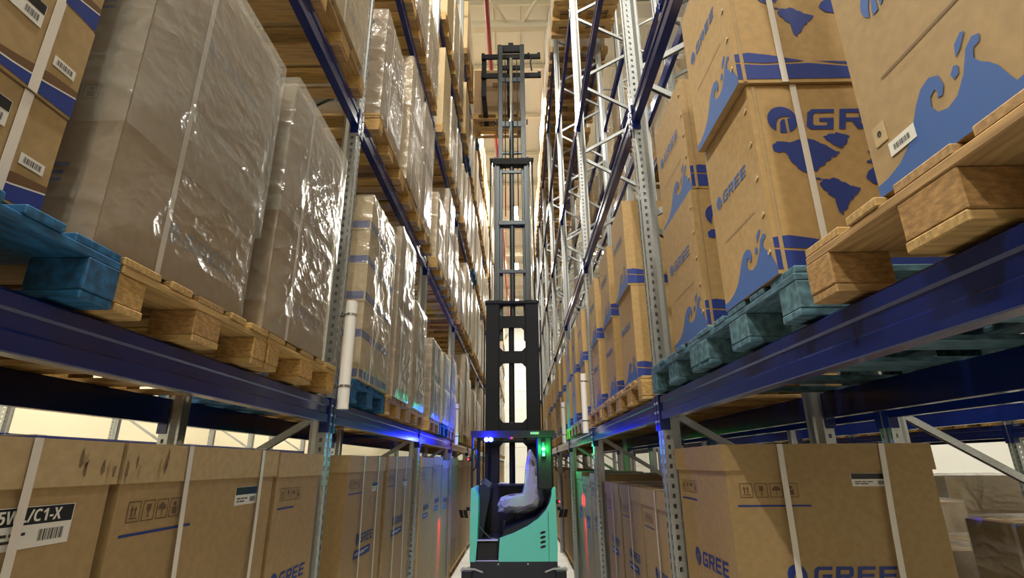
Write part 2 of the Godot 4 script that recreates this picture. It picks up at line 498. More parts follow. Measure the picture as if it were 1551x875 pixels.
func film_mesh(size: Vector3, seed_: int, seg := 22, amp := 0.014) -> ArrayMesh:    # stretch film round a load that stands on its origin: four sides and the top
	var key := "film%s%d" % [size.snapped(V(0.001, 0.001, 0.001)), seed_]
	if cache.has(key):
		return cache[key]
	var s := Shape.new()
	var nz := FastNoiseLite.new()
	nz.seed = seed_; nz.frequency = 1.1; nz.fractal_type = FastNoiseLite.FRACTAL_RIDGED; nz.fractal_octaves = 3
	var big := FastNoiseLite.new()
	big.seed = seed_ + 5; big.frequency = 1.6
	var h := size * 0.5 + Vector3.ONE * 0.004
	var c := V(0, h.y + 0.0005, 0)
	for f4 in [[0, 1.0], [0, -1.0], [2, 1.0], [2, -1.0], [1, 1.0]]:
		var ax: int = f4[0]
		var sg: float = f4[1]
		var u := Vector3.ZERO; var w := Vector3.ZERO; var o := Vector3.ZERO
		u[(ax + 1) % 3] = h[(ax + 1) % 3]; w[(ax + 2) % 3] = h[(ax + 2) % 3]; o[ax] = h[ax] * sg
		if sg < 0.0: u = -u
		var nor: Vector3 = o.normalized()
		var f := func(a: float, b: float) -> Vector3:
			var p: Vector3 = c + o + u * (2 * a - 1) + w * (2 * b - 1)
			var e := minf(1.0, 9.0 * minf(minf(a, 1 - a), minf(b, 1 - b)))
			# wrinkles run slantwise, as the film is wound
			var along: float = p.x + p.z
			var q := V((p.y + 0.45 * along) * 2.9, (p.y - 2.2 * along) * 0.7, p.x - p.z)
			var d: float = (nz.get_noise_3dv(q) * 0.5 + 0.5) * amp * 0.7 + (big.get_noise_3dv(p * 1.4) * 0.5 + 0.5) * amp * 1.6
			return p + nor * (0.0015 + d * e)
		s.grid(f, seg, seg)
	cache[key] = s.mesh()
	return cache[key]

# ---------------------------------------------------------------- pallets
func pallet_pieces(tone: String) -> Array:   # [name, centre, size, material]; 1.2 m deep along x, 0.8 m along the aisle
	var out := []
	var wood := not tone in ["blue", "teal"]
	var pre := ("wood_" + tone) if not wood else ("wood_" + tone)
	for z in [-0.35, 0.0, 0.35]:
		out.append(["bottom_board", V(0, 0.011, z), V(1.2, 0.022, 0.145 if z == 0.0 else 0.1), pre + "_x"])
	for x in [-0.5275, 0.0, 0.5275]:
		for z in [-0.35, 0.0, 0.35]:
			out.append(["block", V(x, 0.061, z), V(0.145 if x != 0.0 else 0.1, 0.078, 0.145 if z == 0.0 else 0.1), pre + "_block"])
		out.append(["cross_board", V(x, 0.111, 0), V(0.145, 0.022, 0.8), pre + "_z"])
	for q in [[-0.3275, 0.145], [-0.165, 0.1], [0.0, 0.145], [0.165, 0.1], [0.3275, 0.145]]:
		out.append(["top_board", V(0, 0.133, q[0]), V(1.2, 0.022, q[1]), pre + "_x"])
	return out

func pallet(x: float, y: float, d: float, tone: String, label: String, fine: bool, turn := 0.0, group := "pallets in the racks") -> Node3D:
	var where := at(x, y + 0.002, -d, turn)
	if not fine:
		var key := "pallet_mesh"
		if not cache.has(key):
			var s := Shape.new()
			for p in pallet_pieces("a"):
				s.box(p[1], p[2])
			cache[key] = s.mesh()
		return single("pallet", cache[key], mats["wood_" + tone + "_block"], label, "pallet", where, group)
	var o := thing("pallet", label, "pallet", where, group)
	var i := 0
	for p in pallet_pieces(tone):
		var jig := V(rng.randf_range(-0.006, 0.006), 0, rng.randf_range(-0.003, 0.003)) if p[0] in ["top_board", "block"] else Vector3.ZERO
		var m: String = p[3]
		if tone in ["a", "b", "c"] and p[0] in ["top_board", "block", "bottom_board"]:
			m = "wood_" + ["a", "b", "c", "a"][rng.randi() % 4] + m.substr(6)
		part(o, p[0], boxmesh(p[2] + V(0, 0, 0), 0.003), mats[m], Transform3D(Basis(), p[1] + jig))
		i += 1
	return o

# ---------------------------------------------------------------- racks
func perforated(s: Shape, o: Vector3, u: Vector3, w: Vector3, width: float, count: int, hx: float, hy: float) -> void:
	var pitch := 0.05
	for k in count:
		var y0 := w * (pitch * k)
		var y1 := w * (pitch * (k + 1))
		var a := u * (width / 2 - hx)
		var b := u * (width / 2 + hx)
		var h0 := w * (pitch * k + pitch / 2 - hy)
		var h1 := w * (pitch * k + pitch / 2 + hy)
		s.quad(o + a + y0, o + b + y0, o + b + h0, o + a + h0)
		s.quad(o + a + h1, o + b + h1, o + b + y1, o + a + y1)
	var top := w * (pitch * count)
	s.quad(o, o + u * (width / 2 - hx), o + u * (width / 2 - hx) + top, o + top)
	s.quad(o + u * (width / 2 + hx), o + u * width, o + u * width + top, o + u * (width / 2 + hx) + top)

func upright_mesh(height: float) -> ArrayMesh:     # front faces +x at x = 0, width along z
	var key := "upright%.2f" % height
	if not cache.has(key):
		var s := Shape.new()
		var n := int(height / 0.05)
		var up := Vector3.UP
		for sg in [-1.0, 1.0]:
			# front strips with a shallow channel between them
			var z0: float = 0.05 if sg > 0 else -0.017
			perforated(s, V(0, 0, z0), V(0, 0, -1), up, 0.033, n, 0.0075, 0.0125)
		s.quad(V(0, 0, 0.017), V(-0.010, 0, 0.010), V(-0.010, height, 0.010), V(0, height, 0.017))
		s.quad(V(-0.010, 0, 0.010), V(-0.010, 0, -0.010), V(-0.010, height, -0.010), V(-0.010, height, 0.010))
		s.quad(V(-0.010, 0, -0.010), V(0, 0, -0.017), V(0, height, -0.017), V(-0.010, height, -0.010))
		# sides
		perforated(s, V(-0.055, 0, 0.05), V(1, 0, 0), up, 0.055, n, 0.008, 0.011)
		perforated(s, V(0, 0, -0.05), V(-1, 0, 0), up, 0.055, n, 0.008, 0.011)
		s.quad(V(-0.085, 0, 0.034), V(-0.055, 0, 0.05), V(-0.055, height, 0.05), V(-0.085, height, 0.034))
		s.quad(V(-0.055, 0, -0.05), V(-0.085, 0, -0.034), V(-0.085, height, -0.034), V(-0.055, height, -0.05))
		s.quad(V(-0.100, 0, 0.034), V(-0.085, 0, 0.034), V(-0.085, height, 0.034), V(-0.100, height, 0.034))
		s.quad(V(-0.085, 0, -0.034), V(-0.100, 0, -0.034), V(-0.100, height, -0.034), V(-0.085, height, -0.034))
		cache[key] = s.mesh()
	return cache[key]

func brace_mesh(dx: float, dy: float) -> ArrayMesh:
	var key := "brace%.3f_%.3f" % [dx, dy]
	if not cache.has(key):
		var s := Shape.new()
		var l := sqrt(dx * dx + dy * dy)
		s.t = Transform3D(Basis(V(0, 0, 1), atan2(dy, dx)), Vector3.ZERO)
		s.box(V(l / 2, 0.018, 0), V(l, 0.003, 0.03))
		s.box(V(l / 2, 0, 0.0135), V(l, 0.036, 0.003))
		s.box(V(l / 2, 0, -0.0135), V(l, 0.036, 0.003))
		cache[key] = s.mesh()
	return cache[key]

func frame(xface: float, dir: float, d: float, height: float, label: String, group: String, detailed := true) -> void:
	var o := thing("upright_frame", label, "rack frame", at(xface - dir * 0.006, 0, -d, 0.0 if dir > 0 else PI), group)
	part(o, "upright", upright_mesh(height), mats.galvanised)
	part(o, "upright", upright_mesh(height), mats.galvanised, at(-RACK_DEPTH + 0.012, 0, 0, PI))
	for x in [-0.05, -RACK_DEPTH + 0.06]:
		part(o, "foot_plate", boxmesh(V(0.14, 0.008, 0.14), 0, V(0, 0.004, 0)), mats.galvanised, at(x, 0, 0))
	var x0 := -0.088
	var x1 := -RACK_DEPTH + 0.10
	var run := x0 - x1
	part(o, "brace", brace_mesh(run, 0.0), mats.galvanised, Transform3D(Basis(), V(x1, 0.18, 0)))
	var y := 0.30
	var k := 0
	while y + 0.52 < height:
		if k % 2 == 0: part(o, "brace", brace_mesh(run, 0.46), mats.galvanised, Transform3D(Basis(), V(x1, y, 0)))
		else: part(o, "brace", brace_mesh(run, -0.46), mats.galvanised, Transform3D(Basis(), V(x1, y + 0.46, 0)))
		y += 0.57; k += 1
	part(o, "brace", brace_mesh(run, 0.0), mats.galvanised, Transform3D(Basis(), V(x1, height - 0.05, 0)))

func beam_mesh() -> ArrayMesh:
	if not cache.has("beam"):
		var s := Shape.new()
		var h := BEAM_H
		# stepped section: the front has a shallow recess between two proud bands
		var p := poly([0, -h + 0.003, -0.003, -h, -0.047, -h, -0.05, -h + 0.003, -0.05, -0.003, -0.047, 0, -0.026, 0, -0.026, -0.012, -0.003, -0.012, 0, -0.015, 0, -0.046, -0.006, -0.052, -0.006, -0.088, 0, -0.094])
		s.t = Transform3D(Basis(), Vector3.ZERO)
		s.prism(p, -1.345, 1.345)
		cache["beam"] = s.mesh()
		var c := Shape.new()
		c.box(V(0.0035, -0.095, 0), V(0.004, 0.19, 0.042), 0.001)
		c.box(V(-0.022, -0.095, -0.0265), V(0.055, 0.19, 0.003))
		cache["connector"] = c.mesh()
		var b := Shape.new()
		b.tube([V(0.0055, 0, 0), V(0.010, 0, 0)], 0.007, 8)
		cache["connector_bolts"] = b.mesh()
	return cache["beam"]

func beam(xface: float, dir: float, level: int, bay: int, label: String, group: String, fine := true) -> void:
	var y := LEVEL1 + LEVEL_STEP * (level - 1)
	var o := thing("rack_crossbar", label, "rack beam", at(xface, y, -(D0 + BAY * (bay + 0.5)), 0.0 if dir > 0 else PI), group)
	part(o, "crossbar_section", beam_mesh(), mats.rack_blue)
	for sg in [-1.0, 1.0]:
		var c := part(o, "connector", cache["connector"], mats.rack_blue, Transform3D(Basis(V(1, 0, 0), PI) if sg < 0 else Basis(), V(0, -0.19 if sg < 0 else 0.0, sg * 1.372)) )
		if fine:
			for yb in [-0.045, -0.095, -0.145]: part(c, "bolt", cache["connector_bolts"], mats.bolt, at(0, yb, 0))

# ---------------------------------------------------------------- loads
func side_of(x: float) -> String:
	return "left" if x < 0.0 else "right"

func wrapped(xface: float, y: float, d: float, size: Vector3, label: String, group: String, o := {}) -> Node3D:
	# size: x depth into the rack, y height, z length along the aisle
	var side: String = o.get("side", side_of(xface))
	var cx := xface - size.x / 2 if side == "left" else xface + size.x / 2
	var t := thing("wrapped_load", label, "wrapped load", at(cx, y, -d, o.get("turn", 0.0)), group)
	var tiers: int = o.get("tiers", 2)
	var fine: bool = o.get("fine", true)
	var th := size.y / tiers
	for k in tiers:
		var cs := V(size.x - 0.01 * (k % 2), th - 0.003, size.z - 0.008 * (k % 2))
		var c := part(t, "carton", carton_mesh(cs, 3 + k), mats[o.get("kraft", "kraft_dull")], Transform3D(Basis(), V(0, th * k, 0)))
		if not fine: continue
		var f := face(side, cs)
		var e := face("end", cs)
		if tiers <= 2:
			var ls := minf(0.05, size.z * 0.075)
			ink(c, "brand_print", "brand", "ink_faint", f, size.z * 0.34, th * (0.22 if k == 0 else 0.45), ls)
			ink(c, "brand_print", "brand", "ink_blue", e, size.x * 0.56, th * 0.3, 0.055, 0.0, 0.0012, 0.0)
			ink(c, "icon_print", "icons", "ink_dark", e, size.x * 0.74, th * 0.74, 0.045)
		else:
			ink(c, "band_print", "unit_rect", "ink_blue", e, 0.0, th * 0.06, size.x - 0.012, th * 0.2)
			ink(c, "band_print", "unit_rect", "ink_blue", f, 0.0, th * 0.06, size.z - 0.01, th * 0.2)
	if fine:
		strap(t, size, side, size.z * 0.33, 0.02)
	if fine and tiers == 2:
		for k in 2:                          # the film draws in at the joint between the two cartons
			part(t, "stretch_film", film_mesh(V(size.x, th - 0.006, size.z), o.get("seed", 1) + 60 * k, 26, 0.013), mats.film, Transform3D(Basis(), V(0, th * k, 0)))
	else:
		part(t, "stretch_film", film_mesh(size, o.get("seed", 1), 26 if fine else 12, 0.012 if fine else 0.016), mats.film)
	if o.has("second_wrap"):                # a second turn of film that starts part of the way up
		var up: float = o.second_wrap
		part(t, "film_overlap", film_mesh(V(size.x + 0.03, size.y - up + 0.012, size.z + 0.03), o.get("seed", 1) + 40, 26, 0.012), mats.film, Transform3D(Basis(), V(0, up, 0)))
	return t

func brown_carton(xface: float, y: float, d: float, size: Vector3, label: String, group: String, o := {}) -> Node3D:
	# an unwrapped export carton: wave along the foot, map and emblem on the end
	var side: String = o.get("side", side_of(xface))
	var cx := xface - size.x / 2 if side == "left" else xface + size.x / 2
	var t := thing("carton", label, "carton", at(cx, y, -d, o.get("turn", 0.0)), group)
	part(t, "box_body", carton_mesh(size, o.get("seed", 1)), mats[o.get("kraft", "kraft_ochre")])
	var level: int = o.get("detail", 2)
	if level == 0: return t
	var f := face(side, size)
	var e := face("end", size)
	if level >= 1:
		var waves: int = maxi(1, int(round(size.z / 0.42)))
		for k in waves:
			ink(t, "wave_print", "wave", "ink_pale_blue" if side == "right" else "ink_blue", f, size.z / waves * k, 0.0, size.z / waves, 0.36)
		ink(t, "wave_print", "wave_band", "ink_blue", e, 0.0, 0.0, size.x, size.x * 0.72)
		ink(t, "brand_print", "brand", "ink_pale_blue", f, size.z * 0.12, size.y * o.get("brand_at", 0.58), size.z * 0.095)
	if level >= 2:
		ink(t, "brand_print", "brand", "ink_blue", e, 0.05, size.y * 0.74, 0.075)
		ink(t, "map_print", "map", "ink_blue", e, 0.045, size.y * 0.34, 0.38, 0.27)
		part(t, "caption_print", print_mesh("unit_rect"), mats.scuff, f * Transform3D(Basis.from_scale(V(size.z * 0.62, 0.003, 1)), V(size.z * 0.18, size.y * 0.36, 0.0012)))
		# folded flap edge along the corner, with its staples of glue tabs
		part(t, "corner_flap", boxmesh(V(0.012, size.y * 0.99, 0.003), 0.001, V(0, size.y / 2, 0)), mats.kraft_tan, e * Transform3D(Basis(), V(0.022, 0, 0.001)))
		for k in 5:
			part(t, "glue_tab", boxmesh(V(0.018, 0.012, 0.003), 0.001), mats.kraft_pale, f * Transform3D(Basis(V(0, 0, 1), 0.4), V(size.z - 0.03, size.y * (0.12 + 0.19 * k), 0.0015)))
		for u in o.get("straps", [0.16]):
			strap(t, size, "end", u, 0.02)
	return t

func floor_carton(xface: float, d: float, size: Vector3, label: String, group: String, o := {}) -> Node3D:
	# tall lidded carton on a low skid
	var side: String = o.get("side", side_of(xface))
	var cx := xface - size.x / 2 if side == "left" else xface + size.x / 2
	var t := thing("lidded_carton", label, "carton", at(cx, 0.0, -d, o.get("turn", 0.0)), group)
	var sk := 0.11
	var detail: int = o.get("detail", 2)
	var s := Shape.new()
	for z in [-0.42, 0.0, 0.42]:
		s.box(V(0, sk * 0.36, z * size.z), V(size.x * 0.98, sk * 0.72, 0.09))
	s.box(V(0, sk * 0.86, 0), V(size.x, sk * 0.28, size.z))
	part(t, "skid", s.mesh(), mats.wood_b_block)
	var body := size - V(0.02, sk, 0.02)
	var b := part(t, "box_body", carton_mesh(body, o.get("seed", 2)), mats[o.get("kraft", "kraft_tan")], Transform3D(Basis(), V(0, sk, 0)))
	var lid_h := 0.105
	var l := part(t, "lid", carton_mesh(V(size.x, lid_h, size.z), 7), mats[o.get("lid", "kraft_pale")], Transform3D(Basis(), V(0, size.y - lid_h + 0.003, 0)))
	if detail == 0: return t
	var f := face(side, body)
	var e := face("end", body)
	var w := size.z
	var fl := face(side, V(size.x, lid_h, size.z))
	if o.get("scuffs", false):
		var nz := RandomNumberGenerator.new()
		nz.seed = int(d * 100)
		for k in 6:                                     # torn and scuffed paper on the lid
			var x0: float = w * (o.get("scuff_at", 0.85) + nz.randf_range(-0.09, 0.09))
			var y0 := lid_h * nz.randf_range(0.25, 0.6)
			var p := PackedVector2Array()
			for q in 11:
				p.append(Vector2(cos(TAU * q / 11) * nz.randf_range(0.002, 0.008), sin(TAU * q / 11) * nz.randf_range(0.010, 0.034)))
			var sm := Shape.new(); sm.flat(p)
			part(l, "scuff", sm.mesh(), mats.scuff if k % 3 else mats.kraft_tan, fl * Transform3D(Basis(), V(x0, y0, 0.001)))
	for q in [[f, w, o.get("icons", true)], [e, size.x, o.get("end_print", false)]]:
		if not q[2]: continue
		var top: float = body.y - lid_h
		ink(b, "icon_print", "icons", "ink_brown", q[0], 0.05, top - 0.10, 0.052)
		part(b, "line_print", print_mesh("unit_rect"), mats.ink_blue, q[0] * Transform3D(Basis.from_scale(V(q[1] * 0.34, 0.007, 1)), V(0.035, top - 0.135, 0.0012)))
		ink(b, "brand_print", "brand", "ink_blue", q[0], q[1] * o.get("brand_x", 0.3), body.y - o.get("brand_drop", 0.6), o.get("brand", 0.066))
		if o.get("banner", false):
			part(b, "banner_print", print_mesh("unit_rect"), mats.ink_blue, q[0] * Transform3D(Basis.from_scale(V(q[1] * 0.42, 0.05, 1)), V(q[1] * 0.27, body.y - o.get("brand_drop", 0.6) - 0.085, 0.0012)))
			part(b, "small_print", print_mesh("text_lines"), mats.paper, q[0] * Transform3D(Basis.from_scale(V(q[1] * 0.36, 0.06, 1)), V(q[1] * 0.30, body.y - o.get("brand_drop", 0.6) - 0.070, 0.0018)))
	for q in o.get("stickers", []):
		sticker(b, e if q.size() > 5 and q[5] == "end" else f, q[0], q[1] - sk, q[2], q[3], q[4])
	for u in o.get("straps", []):
		slack_strap(t, V(size.x, size.y + 0.003, size.z), side, u[0], u[1])
	for u in o.get("end_straps", []):
		slack_strap(t, V(size.x, size.y + 0.003, size.z), "end", u[0], u[1])
	return t

func slot_depth(bay: int, slot: int) -> float:
	return D0 + BAY * bay + 0.585 + 0.825 * slot

func level_y(k: int) -> float:
	return LEVEL1 + LEVEL_STEP * (k - 1)

func level_word(k: int) -> String:
	return ["ground", "first", "second", "third", "fourth", "fifth"][k] + " level"

func bay_word(b: int) -> String:
	return ORD[b + 1] + " bay" if b >= -1 else ORD[-2 - b] + " bay behind the viewer"

func ord_word(n: int) -> String:
	return ORD[n + 1] if n >= -1 else ORD[-2 - n] + " behind the viewer"

const SLOT := ["near end", "middle", "far end"]

# ---------------------------------------------------------------- scene
func _ready() -> void:
	rng.seed = 20
	make_materials()
	camera_and_light()
	building()
	racks()
	left_rack_loads()
	right_rack_loads()
	behind_viewer()
	background()
	reach_truck()
	small_things()

func camera_and_light() -> void:
	var cam := Camera3D.new()
	cam.name = "camera"
	cam.fov = 57.57
	cam.near = 0.05; cam.far = 200.0
	cam.position = V(0, EYE, 0)
	cam.rotation = V(0.3218, 0.0106, -0.0074)
	cam.current = true
	add_child(cam)
	var env := Environment.new()
	env.background_mode = Environment.BG_COLOR
	env.background_color = Color(0, 0, 0)
	env.tonemap_mode = Environment.TONE_MAPPER_LINEAR
	env.tonemap_exposure = 1.0
	env.sdfgi_enabled = true; env.ssao_enabled = true; env.ssil_enabled = true
	var we := WorldEnvironment.new()
	we.name = "environment"
	we.environment = env
	add_child(we)
	glow("lamp_glow", Color(1.0, 0.98, 0.93), 30.0)
	# lamps over the aisle and over the neighbouring aisles
	var n := 0
	for d in [-6.4, 0.9, 15.5, 22.8, 30.1, 37.4]:
		ceiling_lamp(-0.06, d, 95.0, "linear ceiling lamp over the truck aisle, %s in the row" % ORD[n]); n += 1
	n = 0
	for d in [-4.0, 4.5, 13.0, 24.0]:
		ceiling_lamp(-4.6, d, 120.0, "linear ceiling lamp over the aisle behind the left rack, %s in the row" % ORD[n]); n += 1
	n = 0
	for d in [-3.0, 6.0, 16.0, 27.0]:
		ceiling_lamp(4.7, d, 30.0, "linear ceiling lamp over the aisle behind the right rack, %s in the row" % ORD[n]); n += 1

func ceiling_lamp(x: float, d: float, energy: float, label: String) -> void:
	var y := ROOF - 0.65
	var t := thing("ceiling_lamp", label, "ceiling light", at(x, y, -d), "linear high bay lamps")
	part(t, "housing", boxmesh(V(0.34, 0.07, 1.5), 0.01, V(0, 0.045, 0)), mats.white_plastic)
	part(t, "lamp_diffuser", boxmesh(V(0.28, 0.012, 1.4), 0.002), mats.lamp_glow)
	for z in [-0.55, 0.55]:
		part(t, "hanging_wire", boxmesh(V(0.006, 0.57, 0.006), 0, V(0, 0.365, 0)), mats.bolt, at(0, 0, z))
	var l := AreaLight3D.new()
	l.name = "lamp_light"
	l.area_size = Vector2(0.28, 1.4)
	l.light_energy = energy
	l.light_color = Color(1.0, 0.98, 0.93)
	l.shadow_enabled = true
	l.area_range = 60.0
	l.rotation = V(-PI / 2, 0, 0)
	l.position = V(0, -0.012, 0)
	t.add_child(l)

func building() -> void:
	var z0 := 13.0; var z1 := -43.0
	var x0 := -10.0; var x1 := 14.0
	var cx := (x0 + x1) / 2; var cz := (z0 + z1) / 2
	struct("floor", boxmesh(V(x1 - x0, 0.3, z0 - z1), 0, V(0, -0.15, 0)), mats.concrete, at(cx, 0, cz))
	var c := struct("ceiling", boxmesh(V(x1 - x0, 0.3, z0 - z1), 0, V(0, 0.15, 0)), mats.roof_sheet, at(cx, ROOF, cz))
	for k in 32:                                              # standing ribs of the roof sheet, running down the aisle
		part(c, "roof_rib", boxmesh(V(0.05, 0.04, z0 - z1), 0.01), mats.roof_sheet, at(x0 + 0.4 + 0.75 * k - cx, -0.02, 0))
	var d := -6.0
	while d < 42.0:                                           # purlins across
		part(c, "purlin", boxmesh(V(x1 - x0, 0.16, 0.07), 0.005), mats.roof_steel, at(0, -0.12, -d - cz))
		d += 2.45
	for dd in [11.0, 27.0]:                                   # main roof girders with their wind bracing
		part(c, "girder", boxmesh(V(x1 - x0, 0.22, 0.2), 0.01), mats.roof_steel, at(0, -1.06, -dd - cz))
		for sg in [-1.0, 1.0]:
			var s := Shape.new()
			s.tube([V(0.2 * sg, -1.0, -dd - cz), V(2.6 * sg, -1.0, -dd + 5.0 - cz)], 0.05, 8)
			part(c, "wind_brace", s.mesh(), mats.roof_steel, at(-cx, 0, 0))
	struct("wall_left", boxmesh(V(0.3, ROOF, z0 - z1), 0, V(-0.15, ROOF / 2, 0)), mats.cream_wall, at(x0, 0, cz))
	struct("wall_right", boxmesh(V(0.3, ROOF, z0 - z1), 0, V(0.15, ROOF / 2, 0)), mats.wall_panel, at(x1, 0, cz))
	struct("wall_near", boxmesh(V(x1 - x0, ROOF, 0.3), 0, V(0, ROOF / 2, 0.15)), mats.wall_panel, at(cx, 0, z0))
	var w := struct("wall_far", boxmesh(V(x1 - x0, ROOF, 0.3), 0, V(0, ROOF / 2, -0.19)), mats.roof_steel, at(cx, 0, z1))
	for j in 10:                                               # sandwich panels laid with open joints
		for i in 8:
			part(w, "wall_panel", boxmesh(V(2.985, 1.43, 0.05), 0.008), mats.wall_panel, at(-10.5 + 3.0 * i, 0.725 + 1.445 * j, -0.02))

func racks() -> void:
	for n in range(-4, 14):
		var dd := D0 + BAY * n
		frame(XL, 1.0, dd, 11.0, "galvanised upright frame of the left aisle rack, %s one along it" % ord_word(n), "upright frames of the aisle racks")
		frame(XR, -1.0, dd, 11.0, "galvanised upright frame of the right aisle rack, %s one along it" % ord_word(n), "upright frames of the aisle racks")
	for b in range(-4, 13):
		for k in range(1, 6):
			if b < -1 and k > 1 or k >= 3 and b < k - 3: continue
			beam(XL, 1.0, k, b, "blue front beam of the left rack, %s, %s" % [level_word(k), bay_word(b)], "blue rack beams", b < 2)
			beam(XR, -1.0, k, b, "blue front beam of the right rack, %s, %s" % [level_word(k), bay_word(b)], "blue rack beams", b < 2)
			if b < -1: continue
			if k <= 2 and b < 5: beam(XL - RACK_DEPTH, -1.0, k, b, "blue rear beam of the left rack, %s, %s" % [level_word(k), bay_word(b)], "blue rack beams", false)
			if b < 8: beam(XR + RACK_DEPTH, 1.0, k, b, "blue rear beam of the right rack, %s, %s" % [level_word(k), bay_word(b)], "blue rack beams", false)

func behind_viewer() -> void:
	# the aisle goes on behind the viewer: its stock shades the ground there
	for b in range(-4, -1):
		for s in 3:
			var where := "%s of the %s" % [SLOT[s], bay_word(b)]
			for q in [[-1.06, "left", -1.60, -1.0], [0.84, "right", 1.35, 0.76]]:
				floor_carton(q[0], slot_depth(b, s), V(0.9, 1.68, 0.80), "lidded carton, %s rack, %s" % [q[1], where], "cartons behind the viewer", {"detail": 0})
				pallet(q[2], level_y(1), slot_depth(b, s), "a", "pallet, %s rack first level, %s" % [q[1], where], false)
				wrapped(q[3], level_y(1) + 0.148, slot_depth(b, s), SIZES[(s + 4 - b) % 3], "wrapped load, %s rack first level, %s" % [q[1], where], "loads behind the viewer", {"fine": false, "seed": 1 + s, "tiers": 1})

const SIZES := [Vector3(1.14, 1.16, 0.62), Vector3(1.12, 1.36, 0.58), Vector3(1.14, 1.04, 0.66), Vector3(1.10, 1.46, 0.60), Vector3(1.14, 0.92, 0.70)]

